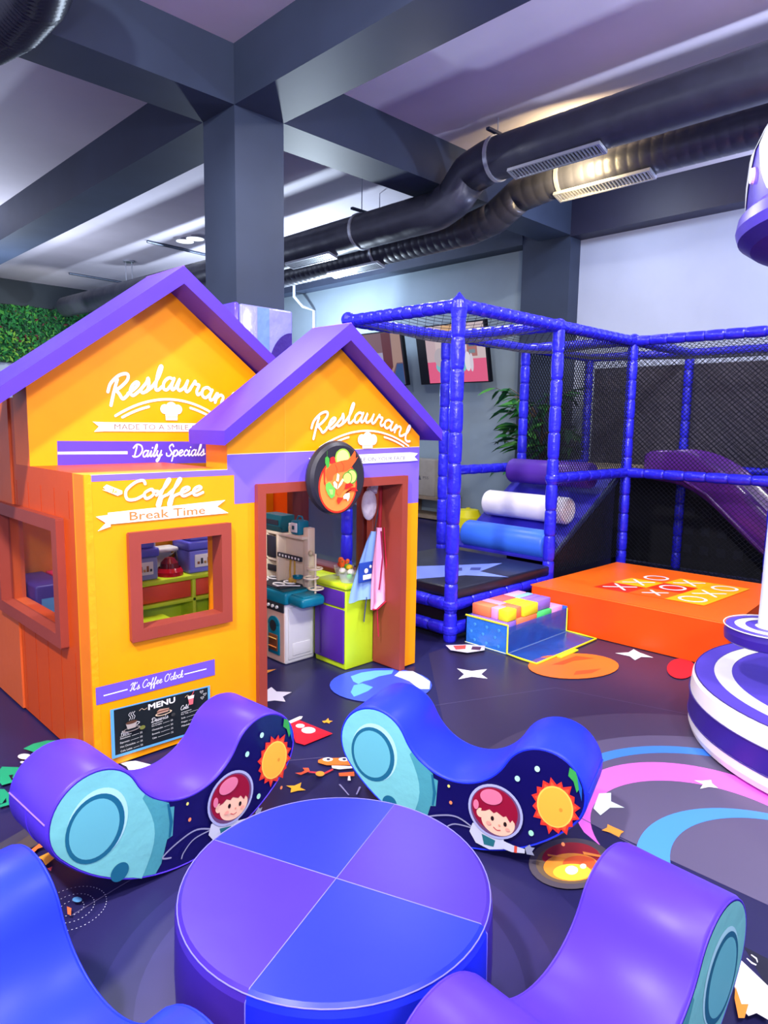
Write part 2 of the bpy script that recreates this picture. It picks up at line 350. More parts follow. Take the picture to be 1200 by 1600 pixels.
# ceiling spots, conduits
for (px, py), lab in (((289, 377), 'left one of two round white ceiling lamps left of the column'), ((305, 373), 'right one of two round white ceiling lamps left of the column')):
    p = onZ(px, py, ZC-.04); t = thing('ceiling_spot', lab, 'lamp', (p.x, p.y, ZC), 0, 'round ceiling lamps')
    MB().lathe([(.001, 0), (.06, 0), (.075, -.03), (.15, -.045)], (p.x, p.y, ZC), STEEL).build('housing', t)
    MB().lathe([(.14, -.046), (.001, -.05)], (p.x, p.y, ZC), mat((245, 250, 255), emit=1.1, vary=0)).build('lens', t)
p = onZ(201, 409, ZC-.02)
t = thing('ceiling_speaker_mount', 'small white ceiling mount with hanging rods above the far duct', 'ceiling mount', (p.x, p.y, ZC))
MB().lathe([(.001, 0), (.10, 0), (.10, -.03), (.001, -.03)], (p.x, p.y, ZC), STEEL).build('plate', t)
for dx in (-.06, .06): MB().tube([(p.x+dx, p.y, ZC), (p.x+dx, p.y, 3.95)], .008, STEEL, 6).build('rod', t)
for a, b_, lab in (((230, 377), (322, 398), 'thin grey conduit on the far ceiling near the round lamps'), ((108, 427), (190, 441), 'thin grey conduit on the far ceiling near the duct end')):
    p0, p1 = onZ(*a, ZC-.02), onZ(*b_, ZC-.02); o = MB().tube([p0, p1], .025, DUCTG, 8).build('ceiling_conduit'); tag(o, lab, 'conduit')
wp = MB().tube([(8.29, 10.93, ZS+.3), (8.29, 10.93, ZS-.1), (8.40, 10.80, ZS-.28), (8.54, 10.63, ZS-.36), (8.54, 10.63, 1.0)], .03, mat((196, 206, 220), rough=.5), 10).build('wall_conduit')
tag(wp, 'pale grey conduit bending down the back wall right of the column', 'conduit')

# column padding
cp = thing('column_padding', 'printed purple and silver vinyl padding wrapped around the column', 'padding', (3.44, 5.2, 0))
b = MB(); PADP = mat((92, 70, 215), rough=.22, bump=1, bscale=6, coat=.5); PADL = mat((132, 132, 205), rough=.28, bump=.8, bscale=9, coat=.4)
b.rbox(xc-.05, xc-.002, yc-.05, yc+cw+.05, 0, 2.47, PADP, .02); b.rbox(xc, xc+cw+.05, yc-.06, yc-.002, 0, 2.46, PADL, .02); b.build('pad', cp)
D = Decal(lambda u, v, h: Vector((u, yc-.0605-h, v)))
D.poly([(xc+.16, 0), (xc+.28, 0), (xc+.28, 2.45), (xc+.16, 2.45)], mat((110, 140, 245), rough=.28, bump=.8, bscale=9))
D.ell(3.72, 1.85, .26, .42, mat((60, 40, 130), rough=.3, bump=.8, bscale=9), n=30, a0=PI*.5, a1=PI*1.5)
D.build('pad_print', cp)

# ------------------------------------------------------------ floor prints
FP = Decal(lambda u, v, h: Vector((u, v, h)), .0008, .0004)
def fpoly(pts, rgb, name=None, ks=None):
    d = Decal(lambda u, v, h: Vector((u, v, h)), fpoly.h, .0004)
    d.poly([tuple(onZ(*p)[:2]) for p in pts], prn(rgb, .38)); fpoly.h += .00025
    d.build(name, fl)
fpoly.h = .0022
def pell(cx, cy, rx, ry, n=30, a0=0, a1=2*PI): return [(cx+rx*math.cos(a0+(a1-a0)*k/n), cy+ry*math.sin(a0+(a1-a0)*k/n)) for k in range(n if a1-a0 > 6.2 else n+1)]
def Zp(*P): return [(850+x/3.2, 1100+y/3.2) for x, y in P]
# mat zones, one beside another
Dz = Decal(lambda u, v, h: Vector((u, v, h)), .0005, .00005)
Dz.poly([(2.30, -4), (8.9, -4), (8.9, 2.9), (3.3, 2.9), (2.33, 1.9)], prn((50, 42, 72), .34))
for r_, c_ in ((1.12, (66, 57, 84)), (.86, (92, 85, 114))): Dz.poly([(max(2.295, 2.64+r_*math.cos(2*PI*k/72)), .70+r_*math.sin(2*PI*k/72)) for k in range(72)], prn(c_, .34))  # printed zones; their lighter grey also paints in gloss and light on the mat
Dz.poly([(1.5, -4), (2.05, -4), (2.05, .55), (1.4, .0)], prn((22, 22, 42), .34))
Dz.build('floor_mat', fl)
Dr = Decal(lambda u, v, h: Vector((u, v, h)), .0009, .0002)
for r, c in ((.78, (38, 35, 80)), (.62, (44, 40, 90)), (.52, (54, 49, 104))): Dr.ell(1.12, 1.3, r, r, prn(c, .36, spec=.25), n=64)
Dr.build('ring_print', fl)
d = Decal(lambda u, v, h: Vector((u, v, h)), .0012, .0001)
def crescent(c1, r1, c2, r2, a0, a1, m, n=56):
    for k in range(n):
        q = [a0+(a1-a0)*(k+i)/n for i in (0, 1)]
        d.b.add([Vector((c[0]+r*math.cos(a), c[1]+r*math.sin(a), d.h)) for c, r, a in ((c1, r1, q[0]), (c2, r2, q[0]), (c2, r2, q[1]), (c1, r1, q[1]))], [(0, 1, 2, 3)], m)
    d.h += d.dh
crescent((2.674, .788), .66, (2.64, .765), .63, -1.2, 2.2, prn((64, 130, 225), .36))
crescent((2.61, .873), .483, (2.522, .826), .416, -2.3, 2.5, prn((236, 112, 230), .36))
crescent((2.434, .534), .477, (2.469, .498), .411, -1.6, 2.45, prn((74, 145, 245), .36))
d.build('orbit_print', fl)
fpoly([(412, 1082), (424, 1074), (432, 1081), (456, 1082), (442, 1089), (446, 1097), (429, 1095), (414, 1097)], (235, 232, 245), 'star_print')
fpoly([(714, 1045), (737, 1049), (761, 1046), (752, 1054), (762, 1061), (737, 1058), (716, 1062), (725, 1054)], (250, 250, 255), 'star_print')
fpoly([(961, 1021), (982, 1020), (990, 1015), (999, 1020), (1021, 1028), (1002, 1027), (992, 1032), (984, 1026)], (250, 250, 255), 'star_print')
fpoly(Zp((247, 525), (275, 450), (335, 447), (335, 490), (403, 522), (330, 522), (282, 560)), (225, 245, 240), 'star_print')
fpoly(Zp((750, 385), (790, 387), (835, 383), (840, 400), (870, 424), (825, 418), (780, 427), (795, 405)), (250, 250, 245), 'star_print')
fpoly(Zp((318, 605), (345, 618), (400, 642), (385, 652), (375, 670), (330, 647), (288, 635), (315, 622)), (255, 165, 60), 'star_print')
fpoly([(900, 1435), (912, 1426), (915, 1440)], (235, 240, 225), 'star_print')
fpoly([(185, 1193), (212, 1190), (240, 1197), (236, 1203), (203, 1208), (198, 1199)], (240, 240, 245), 'star_print')
fpoly([(447, 1229), (460, 1229), (471, 1224), (469, 1232), (478, 1236), (465, 1237), (454, 1240), (455, 1233)], (255, 190, 50), 'star_print')
fpoly([(503, 1128), (509, 1127), (513, 1123), (514, 1127), (520, 1128), (515, 1130), (515, 1132), (510, 1130), (506, 1131)], (250, 165, 50), 'star_print')
fpoly(pell(595, 1072, 80, 27), (62, 88, 235), 'earth_print')
fpoly([(548, 1058), (565, 1052), (585, 1049), (615, 1048), (612, 1054), (592, 1058), (580, 1063), (568, 1066), (560, 1070), (552, 1066)], (110, 190, 240), 'earth_print')
fpoly([(553, 1072), (566, 1069), (583, 1075), (575, 1081), (561, 1087), (553, 1090), (548, 1083)], (100, 185, 235), 'earth_print')
fpoly([(624, 1050), (645, 1050), (660, 1058), (672, 1066), (671, 1078), (655, 1078), (640, 1066), (630, 1062), (616, 1057)], (215, 230, 250), 'earth_print')
fpoly(pell(896, 1042, 71, 20), (250, 112, 38), 'planet_print')
fpoly([(862, 1040), (900, 1026), (930, 1030), (896, 1034), (880, 1040)], (225, 80, 30), 'planet_print')
fpoly([(900, 1050), (940, 1046), (925, 1053), (896, 1056)], (225, 85, 35), 'planet_print')
fpoly(pell(1064, 1046, 22, 16), (232, 30, 50), 'planet_print')
fpoly(pell(892, 1352, 66, 40), (84, 76, 84), 'meteor_print'); fpoly(pell(892, 1352, 55, 32), (112, 92, 70), 'meteor_print')
fpoly(pell(893, 1345, 46, 26, a0=PI, a1=2*PI)+pell(893, 1345, 46, 10, a0=0, a1=PI), (165, 32, 44), 'meteor_print')
fpoly(pell(893, 1358, 44, 22), (245, 150, 50), 'meteor_print'); fpoly(pell(905, 1352, 26, 12), (235, 95, 40), 'meteor_print')
fpoly(pell(894, 1366, 30, 13), (255, 215, 60), 'meteor_print'); fpoly(pell(893, 1363, 10, 7), WHITE and (255, 250, 235), 'meteor_print'); fpoly(pell(911, 1357, 5, 4), (255, 245, 220), 'meteor_print')
fpoly([(855, 1338), (885, 1342), (886, 1345), (856, 1341)], (250, 150, 60), 'meteor_print'); fpoly([(910, 1334), (944, 1341), (944, 1344), (912, 1339)], (250, 150, 60), 'meteor_print')
# rocket, robot
fpoly([(452, 1132), (468, 1128), (520, 1149), (476, 1167), (462, 1163)], (214, 26, 46), 'rocket_print'); fpoly([(452, 1146), (478, 1150), (520, 1149), (476, 1167), (464, 1163)], (190, 20, 40), 'rocket_print')
fpoly([(450, 1130), (468, 1122), (473, 1122), (471, 1126), (452, 1134)], (235, 235, 240), 'rocket_print')
fpoly(pell(469, 1137, 7, 3.2), (250, 245, 250), 'rocket_print'); fpoly(pell(482, 1144, 11, 5), (250, 245, 250), 'rocket_print')
fpoly([(497, 1191), (505, 1188), (550, 1187), (555, 1199), (510, 1199), (497, 1195)], (245, 120, 40), 'robot_print'); fpoly(pell(512, 1190, 8, 3), (250, 250, 250), 'robot_print'); fpoly(pell(537, 1190, 8, 3), (250, 250, 250), 'robot_print')
fpoly(pell(513, 1190, 3, 1.6), (40, 30, 70), 'robot_print'); fpoly(pell(538, 1190, 3, 1.6), (40, 30, 70), 'robot_print')
fpoly([(518, 1200), (552, 1201), (552, 1204), (530, 1206), (519, 1204)], (235, 235, 240), 'robot_print'); fpoly([(519, 1205), (507, 1211), (482, 1209), (482, 1211), (507, 1214), (521, 1207)], (214, 50, 60), 'robot_print')
fpoly(pell(500, 1213, 7, 4), (245, 150, 50), 'robot_print'); fpoly([(473, 1204), (482, 1204), (484, 1209), (470, 1215), (461, 1212), (471, 1211), (476, 1208)], (245, 90, 50), 'robot_print')
fpoly([(529, 1212), (553, 1210), (554, 1217), (530, 1217)], (240, 100, 45), 'robot_print'); fpoly([(544, 1217), (547, 1217), (548, 1224), (543, 1224)], (225, 225, 235), 'robot_print')
for a, b_ in (((529, 1230), (544, 1247)), ((561, 1234), (556, 1246))): fpoly([a, (a[0]+3, a[1]), (b_[0]+2, b_[1]), b_], (150, 150, 195), 'robot_print')
# alien, flames, orbit dots, rover prints
def Ap(*P): return [(x/5.714, 1140+y/5.714) for x, y in P]
fpoly(Ap((210, 195), (300, 150), (420, 122), (560, 120), (600, 140), (430, 210), (330, 250), (300, 225)), (16, 164, 112), 'alien_print')
fpoly(Ap((0, 385), (20, 358), (215, 365), (170, 430), (110, 500), (20, 525), (0, 500)), (16, 160, 112), 'alien_print')
fpoly(Ap((0, 560), (40, 560), (145, 665), (130, 690), (0, 725), (0, 700), (60, 680), (55, 640), (20, 690), (0, 690)), (16, 150, 108), 'alien_print')
fpoly(Ap((80, 435), (120, 430), (110, 460), (150, 470), (105, 480)), (14, 18, 40), 'alien_print')
fpoly([(x/5.714, 1140+y/5.714) for x, y in pell(222, 268, 62, 25)], (235, 240, 240), 'alien_print'); fpoly([(x/5.714, 1140+y/5.714) for x, y in pell(206, 320, 25, 10)], (235, 240, 240), 'alien_print')
fpoly(Ap((0, 1050), (270, 890), (420, 990), (380, 1040), (250, 1110), (0, 1180)), (62, 60, 78), 'comet_print'); fpoly(Ap((60, 1110), (290, 960), (400, 1020), (230, 1110), (150, 1130)), (82, 72, 70), 'comet_print')
fpoly(Ap((265, 1120), (370, 1040), (400, 1080), (340, 1100), (300, 1140)), (245, 120, 60), 'comet_print'); fpoly(Ap((340, 1180), (455, 1125), (495, 1180), (410, 1250), (380, 1200)), (240, 165, 60), 'comet_print')
fpoly(Ap((425, 1280), (470, 1262), (455, 1305)), (190, 60, 80), 'comet_print')
oc = onZ(121, 1413); fpoly(pell(121, 1413, 7.5, 4.2), (90, 150, 200), 'orbit_centre_print'); fpoly([(105, 1424), (112, 1427), (111, 1438), (106, 1436)], (230, 110, 60), 'orbit_centre_print')
dd = Decal(lambda u, v, h: Vector((u, v, h)), .003, 0)
c0 = onZ(112, 1420)
for r in (.035, .065, .10):
    n = int(r*2*PI/.012)
    for k in range(n):
        a = 2*PI*k/n; a2 = a+.004/r
        dd.b.add([Vector((c0.x+rr*math.cos(x), c0.y+rr*math.sin(x), .003)) for rr, x in ((r-.001, a), (r+.001, a), (r+.001, a2), (r-.001, a2))], [(0, 1, 2, 3)], prn((205, 205, 225)))
dd.build('orbit_dots_print', fl)['kind'] = 'stuff'
def Lp(*P): return [(850+x/3.2, 1100+y/3.2) for x, y in P]
fpoly(Lp((985, 1310), (1120, 1440), (1120, 1610), (1060, 1575), (1020, 1590), (975, 1540), (950, 1440)), (240, 238, 242), 'shuttle_print')
fpoly(Lp((955, 1440), (985, 1530), (1020, 1530), (1000, 1600), (970, 1600), (950, 1500)), (250, 150, 50), 'shuttle_print')
for o_ in (0, 22): fpoly(Lp((1012+o_, 1297-o_*.8), (1040+o_, 1320-o_), (1060+o_*.3, 1330-o_*.6), (1058+o_*.3, 1336-o_*.6), (1035+o_, 1326-o_), (1010+o_, 1301-o_*.8)), (225, 225, 235), 'shuttle_print')
fpoly([(696, 1012), (730, 1011), (758, 1013), (757, 1020), (730, 1024), (704, 1020)], (225, 215, 220), 'astronaut_print'); fpoly([(708, 1013), (728, 1012), (727, 1018), (712, 1019)], (220, 90, 70), 'astronaut_print')
fpoly([(738, 1014), (752, 1015), (750, 1020), (736, 1019)], (90, 40, 50), 'astronaut_print'); fpoly([(414, 1052), (432, 1050), (418, 1056)], (220, 140, 60), 'astronaut_print')
for a, b_ in (((440, 1190), (505, 1184)), ((868, 1075), (1078, 1117)), ((110, 1432), (300, 1318)), ((875, 1262), (1050, 1352)), ((630, 1110), (868, 1075))):
    p, q_ = onZ(*a), onZ(*b_); nrm = Vector((-(q_-p).y, (q_-p).x, 0)).normalized()*.002
    MB().add([p+nrm+Vector((0, 0, .0018)), p-nrm+Vector((0, 0, .0018)), q_-nrm+Vector((0, 0, .0018)), q_+nrm+Vector((0, 0, .0018))], [(0, 1, 2, 3)], prn((92, 86, 124))).build('seam_line', fl)

# ------------------------------------------------------------ the playhouse
FY = 2.82; GY = 3.46
H = thing('playhouse', 'orange padded playhouse with purple gable roofs, windows, doorway and cafe lettering', 'playhouse', (2.08, 3.5, 0))
def wall_hole(b, ax, c0, c1, a0, a1, z0, z1, h0, h1, g0, g1, m, inner=None):
    """slab between c0 and c1 on its thin axis with one rectangular hole"""
    for (p, q, r, s) in ((a0, h0, z0, z1), (h1, a1, z0, z1), (h0, h1, z0, g0), (h0, h1, g1, z1)):
        if q-p < 1e-4 or s-r < 1e-4: continue
        if ax == 'y': b.box(p, q, c0, c1, r, s, m)
        else: b.box(c0, c1, p, q, r, s, m)
b = MB(); wall_hole(b, 'y', FY, FY+.12, 1.08, 1.745, .01, 1.278, 1.285, 1.71, .58, .99, ORG); b.build('front_panel', H)
b = MB(); b.box(1.745, 1.93, FY, FY+.19, .01, 1.43, ORG).box(2.925, 3.08, FY, FY+.19, .01, 1.43, ORG).box(1.93, 2.925, FY, FY+.19, 1.17, 1.43, ORG)
b.prism([(1.745, 1.43), (3.08, 1.43), (2.4125, 1.43+.6675*.73)], 'y', FY, FY+.19, ORG); b.build('gable_panel', H)
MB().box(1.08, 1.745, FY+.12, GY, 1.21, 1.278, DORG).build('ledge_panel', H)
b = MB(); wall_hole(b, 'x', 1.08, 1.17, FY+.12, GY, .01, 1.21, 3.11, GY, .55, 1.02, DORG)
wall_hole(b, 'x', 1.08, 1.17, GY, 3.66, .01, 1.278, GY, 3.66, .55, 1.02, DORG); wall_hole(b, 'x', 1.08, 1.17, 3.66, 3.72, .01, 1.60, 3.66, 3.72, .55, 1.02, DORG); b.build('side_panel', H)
b = MB(); wall_hole(b, 'x', 1.07, 1.17, 3.72, 4.30, .01, 1.60, 3.72, 3.91, .55, 1.02, vinyl((214, 96, 44), bump=.3, bscale=4)); b.build('side_panel', H)  # same wall continued, its different shading painted in as lighter salmon
YIN = vinyl((240, 156, 10))
MB().box(1.17, 3.08, 4.20, 4.30, .01, 1.30, YIN).build('rear_panel', H)
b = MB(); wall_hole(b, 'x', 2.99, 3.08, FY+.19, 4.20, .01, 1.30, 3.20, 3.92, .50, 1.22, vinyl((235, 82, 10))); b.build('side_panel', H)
gl = 2.50; b = MB(); b.prism([(1.08, 1.278), (gl, 1.278), (gl, 1.664), (1.79, 2.19), (1.08, 1.664)], 'y', GY, GY+.2, ORG, vinyl((255, 112, 26))); b.build('gable_panel', H)
b = MB(); b.box(1.08, 1.11, FY-.0015, FY, .01, 1.278, vinyl((240, 160, 10), bump=.6, bscale=8)); b.build('corner_strip', H)
def roof(xl, xr, xm, zr, s, y0, y1, th):
    for sg, xe in ((-1, xl), (1, xr)):
        ze = zr-s*abs(xe-xm); n = th*math.sqrt(1+s*s)
        MB().prism([(xm, zr), (xe, ze), (xe+sg*th*-.0, ze-n*.75), (xm, zr-n)], 'y', y0, y1, ROOFP).build('roof_panel', H)
    MB().tube([(xm, y0-.001, zr-.002), (xm, y1, zr-.002)], .004, vinyl((130, 88, 235)), 6).build('ridge_seam', H)
roof(1.66, 3.15, 2.4125, 2.012, .735, 2.70, 3.02, .07)
roof(.72, 2.62, 1.79, 2.275, .735, 3.27, 3.68, .07)
# window and door frames (padded), clear windows
def frame_y(x0, x1, z0, z1, w, y0, y1, name, parent=H, sides='LRTB'):
    t = None
    b = MB()
    if 'L' in sides: b.prism([(x0, z0), (x0+w, z0+(w if 'B' in sides else 0)), (x0+w, z1-w), (x0, z1)], 'y', y0, y1, BROWN)
    if 'R' in sides: b.prism([(x1, z0), (x1, z1), (x1-w, z1-w), (x1-w, z0+(w if 'B' in sides else 0))], 'y', y0, y1, BROWN)
    if 'T' in sides: b.prism([(x0, z1), (x0+w, z1-w), (x1-w, z1-w), (x1, z1)], 'y', y0, y1, BROWN)
    if 'B' in sides: b.prism([(x0, z0), (x1, z0), (x1-w, z0+w), (x0+w, z0+w)], 'y', y0, y1, BROWN)
    o = b.build(name, parent); m = o.modifiers.new('soft', 'BEVEL'); m.width = .008; m.segments = 3; m.limit_method = 'ANGLE'; m.angle_limit = .9
    return o
wf = frame_y(1.248, 1.748, .545, 1.026, .053, FY-.025, FY+.06, 'window_frame')
MB().box(1.29, 1.705, FY+.058, FY+.06, .58, .99, clear_vinyl()).build('clear_window', wf)
frame_y(1.895, 2.957, .005, 1.20, .048, FY-.03, FY+.205, 'door_frame', sides='LRT')
MB().rbox(2.90, 2.985, FY+.21, FY+.27, .01, 1.17, BROWN, .01).build('door_post', H)
b = MB(); w = .06; y0, y1, z0, z1 = 3.06, 3.96, .495, 1.075
b.prism([(y0, z0), (y0+w, z0+w), (y0+w, z1-w), (y0, z1)], 'x', 1.045, 1.105, BROWN); b.prism([(y1, z0), (y1, z1), (y1-w, z1-w), (y1-w, z0+w)], 'x', 1.045, 1.105, BROWN)
b.prism([(y0, z1), (y0+w, z1-w), (y1-w, z1-w), (y1, z1)], 'x', 1.045, 1.105, BROWN); b.prism([(y0, z0), (y1, z0), (y1-w, z0+w), (y0+w, z0+w)], 'x', 1.045, 1.105, BROWN)
sf = b.build('window_frame', H); m = sf.modifiers.new('soft', 'BEVEL'); m.width = .008; m.segments = 3; m.limit_method = 'ANGLE'; m.angle_limit = .9
MB().box(1.095, 1.097, y0+w-.01, y1-w+.01, z0+w-.01, z1-w+.01, clear_vinyl()).build('clear_window', sf)
b = MB(); y0, y1, z0, z1, w = 3.17, 3.98, .46, 1.27, .07
for q_ in ((y0, y1, z1-w, z1), (y0, y1, z0, z0+w), (y0, y0+w, z0+w, z1-w), (y1-w, y1, z0+w, z1-w)): b.rbox(2.95, 3.10, q_[0], q_[1], q_[2], q_[3], vinyl((104, 38, 34)), .008)
rf = b.build('window_frame', H); MB().box(3.03, 3.032, y0+w, y1-w, z0+w, z1-w, clear_vinyl()).build('clear_window', rf)

# prints on the front
D = Decal(lambda u, v, h: Vector((u, FY-h, v)), .0012, .0003); PP = prn((124, 98, 240), .42)
D.poly([(1.105, 1.249), (1.105, 1.275), (1.745, 1.275), (1.745, 1.345), (3.079, 1.365), (3.079, 1.028), (2.925, 1.028), (2.925, 1.17), (1.93, 1.17), (1.93, 1.11), (1.782, 1.11), (1.782, 1.249)], PP)
D.poly([(1.745, 1.345), (3.079, 1.365), (3.079, 1.369), (1.745, 1.349)], LINE); D.poly([(1.105, 1.275), (1.745, 1.275), (1.745, 1.278), (1.105, 1.278)], LINE)
D.poly([(2.077, 1.2), (2.081, 1.2), (2.081, 1.345), (2.077, 1.345)], prn((140, 114, 240)))
D.poly([(2.078, 1.352), (2.080, 1.352), (2.080, 1.66), (2.078, 1.66)], prn((255, 190, 60)))
D.poly([(1.093, .302), (1.093, .379), (1.66, .371), (1.66, .292)], prn((112, 84, 205)))
D.poly([(1.125, .333), (1.23, .333), (1.23, .338), (1.125, .338)], WHITE); D.poly([(1.50, .333), (1.615, .331), (1.615, .336), (1.50, .338)], WHITE)
script(D, "It's Coffee O'clock", 1.24, .325, .017, .0032, WHITE, fit=.252)
script(D, 'Coffee', 1.232, 1.165, .040, .0125, WHITE, fit=.375)
D.poly([(1.155, 1.223), (1.17, 1.235), (1.235, 1.205), (1.235, 1.192), (1.215, 1.185), (1.15, 1.215), (1.168, 1.212)], WHITE)
script(D, 'The', 1.178, 1.198, .009, .0025, prn((255, 178, 0)), fit=.034)
D.poly([(1.12, 1.105), (1.17, 1.108), (1.17, 1.117), (1.73, 1.133), (1.685, 1.105), (1.745, 1.070), (1.18, 1.068), (1.18, 1.058), (1.125, 1.044), (1.16, 1.075)], WHITE)
text(D, 'Break Time', 1.262, 1.077, .052, prn((190, 126, 56)), fit=.36, bold=.012)
script(D, 'Restaurant', 2.235, 1.405, .052, .0135, WHITE, fit=.745, rise=lambda t: .11*(1-(2*t-1)**2)-.015*t)
def emblem(D, px, yplane, arc, hat, lw=.010):
    """arch of two lines over a cook hat; arc and hat measured on the photograph, laid on the wall"""
    (xl, zl), (xp, zp), (xr, zr) = [(lambda p: (p.x, p.z))(onY(*q, yplane)) for q in arc]
    def A(t, d): return (xl+(xr-xl)*t, zp-d-(zp-(zl+zr)/2)*(2*t-1)**2)
    D.stroke([A(k/24, 0) for k in range(25)], lw, WHITE, smooth=False)
    for a, b_ in ((.06, .30), (.70, .94)): D.stroke([A(a+(b_-a)*k/8, lw*2.1) for k in range(9)], lw, WHITE, smooth=False)
    (hx0, hz1), (hx1, hz0) = [(lambda p: (p.x, p.z))(onY(*q, yplane)) for q in hat]
    w, h, cx = hx1-hx0, hz1-hz0, (hx0+hx1)/2
    for dx, dz, r in ((-.30, .66, .21), (0, .74, .26), (.30, .66, .21)): D.ell(cx+dx*w, hz0+dz*h, r*w, r*w, WHITE, n=18)
    D.poly([(cx-.27*w, hz0), (cx+.27*w, hz0), (cx+.30*w, hz0+.62*h), (cx-.30*w, hz0+.62*h)], WHITE)
    D.stroke([(cx-.27*w, hz0+.22*h), (cx, hz0+.19*h), (cx+.27*w, hz0+.22*h)], .003, prn((255, 190, 60)))
emblem(D, 0, FY, ((498, 698), (570, 673), (637, 698)), ((558, 680), (587, 700)))
D.poly([(2.225, 1.318), (2.275, 1.322), (2.275, 1.326), (2.99, 1.335), (3.06, 1.328), (3.03, 1.307), (3.062, 1.285), (2.99, 1.282), (2.275, 1.276), (2.275, 1.268), (2.23, 1.262), (2.255, 1.292)], WHITE)
text(D, 'MADE TO A SMILE ON YOUR FACE', 2.29, 1.292, .030, prn((78, 64, 88)), fit=.66)
# menu board
D.poly([(1.148, .045), (1.148, .268), (1.628, .250), (1.628, .035)], prn((96, 170, 225))); D.poly([(1.163, .057), (1.163, .262), (1.616, .244), (1.616, .045)], prn((20, 28, 34), .5))
CH_ = prn((225, 225, 225)); CR = prn((235, 205, 170))
text(D, 'MENU', 1.318, .218, .036, WHITE, fit=.13, bold=.03)
script(D, 'Hot', 1.19, .138, .010, .0025, CH_, fit=.035); script(D, 'Deserts', 1.33, .155, .010, .0025, CH_, fit=.08); script(D, 'Cold', 1.472, .172, .010, .0025, CH_, fit=.04)
for x, z, rows in ((1.185, .122, ('Americano', 'Espresso', 'Hot Chocolate', 'Cafe Latte')), (1.33, .136, ('Ice Cream', 'Cheesecake', 'Brownie', 'Cake')), (1.472, .150, ('Ice Tea', 'Soda', 'Frappe', 'Milkshake'))):
    for k, w_ in enumerate(rows):
        text(D, w_, x, z-k*.019, .012, CH_, fit=.0052*len(w_)); D.stroke([(x+.006+.0052*len(w_), z-k*.019+.002), (x+.085, z-k*.019+.003)], .0012, CH_); text(D, '22', x+.09, z-k*.019, .011, CH_, fit=.011)
    D.stroke([(x, z+.013), (x+.05, z+.014)], .0018, CH_)
def cup(cx, cy):
    D.ell(cx, cy-.022, .040, .010, prn((150, 140, 135))); D.ell(cx, cy-.021, .032, .007, prn((20, 28, 34)))
    D.poly([(cx-.026, cy+.010), (cx+.026, cy+.010), (cx+.018, cy-.018), (cx-.018, cy-.018)], prn((175, 165, 160))); D.ell(cx, cy+.010, .026, .007, prn((90, 60, 45)))
    D.stroke([(cx+.024, cy+.006), (cx+.036, cy), (cx+.022, cy-.010)], .0025, CH_)
    for k in (-1, 0, 1): D.stroke([(cx+k*.010, cy+.022), (cx+k*.010+.006, cy+.034), (cx+k*.010-.002, cy+.046), (cx+k*.010+.006, cy+.056)], .002, CH_)
cup(1.235, .180)
D.ell(1.385, .188, .040, .010, CR); D.ell(1.385, .189, .033, .007, prn((20, 28, 34))); D.poly([(1.355, .190), (1.405, .190), (1.412, .205), (1.365, .212), (1.353, .204)], prn((190, 150, 130))); D.poly([(1.355, .198), (1.408, .198), (1.410, .202), (1.354, .203)], prn((110, 60, 45)))
D.ell(1.283, .152, .013, .009, prn((120, 125, 60))); D.ell(1.43, .168, .010, .008, prn((60, 60, 60)))
D.poly([(1.505, .232), (1.535, .231), (1.530, .190), (1.511, .190)], prn((240, 110, 120))); D.poly([(1.503, .234), (1.537, .233), (1.534, .218), (1.506, .219)], WHITE); D.stroke([(1.525, .233), (1.536, .252)], .003, prn((235, 90, 100)))
for x, z in ((1.575, .230), (1.592, .214), (1.578, .200)): D.stroke([(x, z), (x-.008, z+.008), (x-.005, z+.012), (x, z+.008), (x+.005, z+.012), (x+.008, z+.008), (x, z)], .0016, CH_)
for x in (1.27, 1.49): D.stroke([(x, .233), (x+.012, .240), (x+.022, .232), (x+.036, .236)], .0018, CR)
D.build('facade_print', H)
# prints on the set-back gable
D = Decal(lambda u, v, h: Vector((u, GY-h, v)), .0012, .0003)
def g(px, py): p = onY(px, py, GY); return p.x, p.z
D.poly([g(89, 689), g(331, 690), g(331, 723), g(90, 727)], prn((88, 62, 190))); D.poly([g(90, 706), g(199, 705), g(199, 709.5), g(90, 710)], WHITE)
gx, gz = g(207, 714); script(D, 'Daily Specials', gx, gz, .032, .0075, WHITE, fit=g(319, 700)[0]-gx)
gx, gz = g(163, 634); ex = g(368, 640)[0]; script(D, 'Restaurant', gx+.01, gz-.01, .062, .0165, WHITE, fit=(ex-gx)*.97, rise=lambda t: .115*(1-(2*t-1)**2)-.02*t)
emblem(D, 0, GY, ((180, 653), (262, 624), (342, 650)), ((250, 630), (284, 657)), .013)
a, b_ = g(144, 658), g(400, 660); x0, x1 = a[0], b_[0]; zt, zb = g(160, 659)[1], g(160, 674)[1]
D.poly([(x0, zt), (x0+.06, zt-.002), (x1, zt-.002), (x1, zb), (x0+.06, zb), (x0+.005, zb-.002), (x0+.03, (zt+zb)/2)], WHITE)
text(D, 'MADE TO A SMILE ON YOUR FACE', g(178, 670)[0], g(178, 671)[1], .040, prn((130, 98, 84)), fit=.80)
D.build('gable_print', H)
# planks seen on the side panel: sewn vertical strips
for k in range(5):
    y = 2.99+k*.17
    MB().box(1.0785, 1.08, y, y+.003, .02, .49, prn((180, 56, 4))).build('strip_seam', H); MB().box(1.0785, 1.08, y, y+.003, 1.08, 1.20, prn((180, 56, 4))).build('strip_seam', H)
MB().box(1.077, 1.08, FY+.001, FY+.10, .012, 1.277, vinyl((250, 128, 20))).build('corner_strip', H)

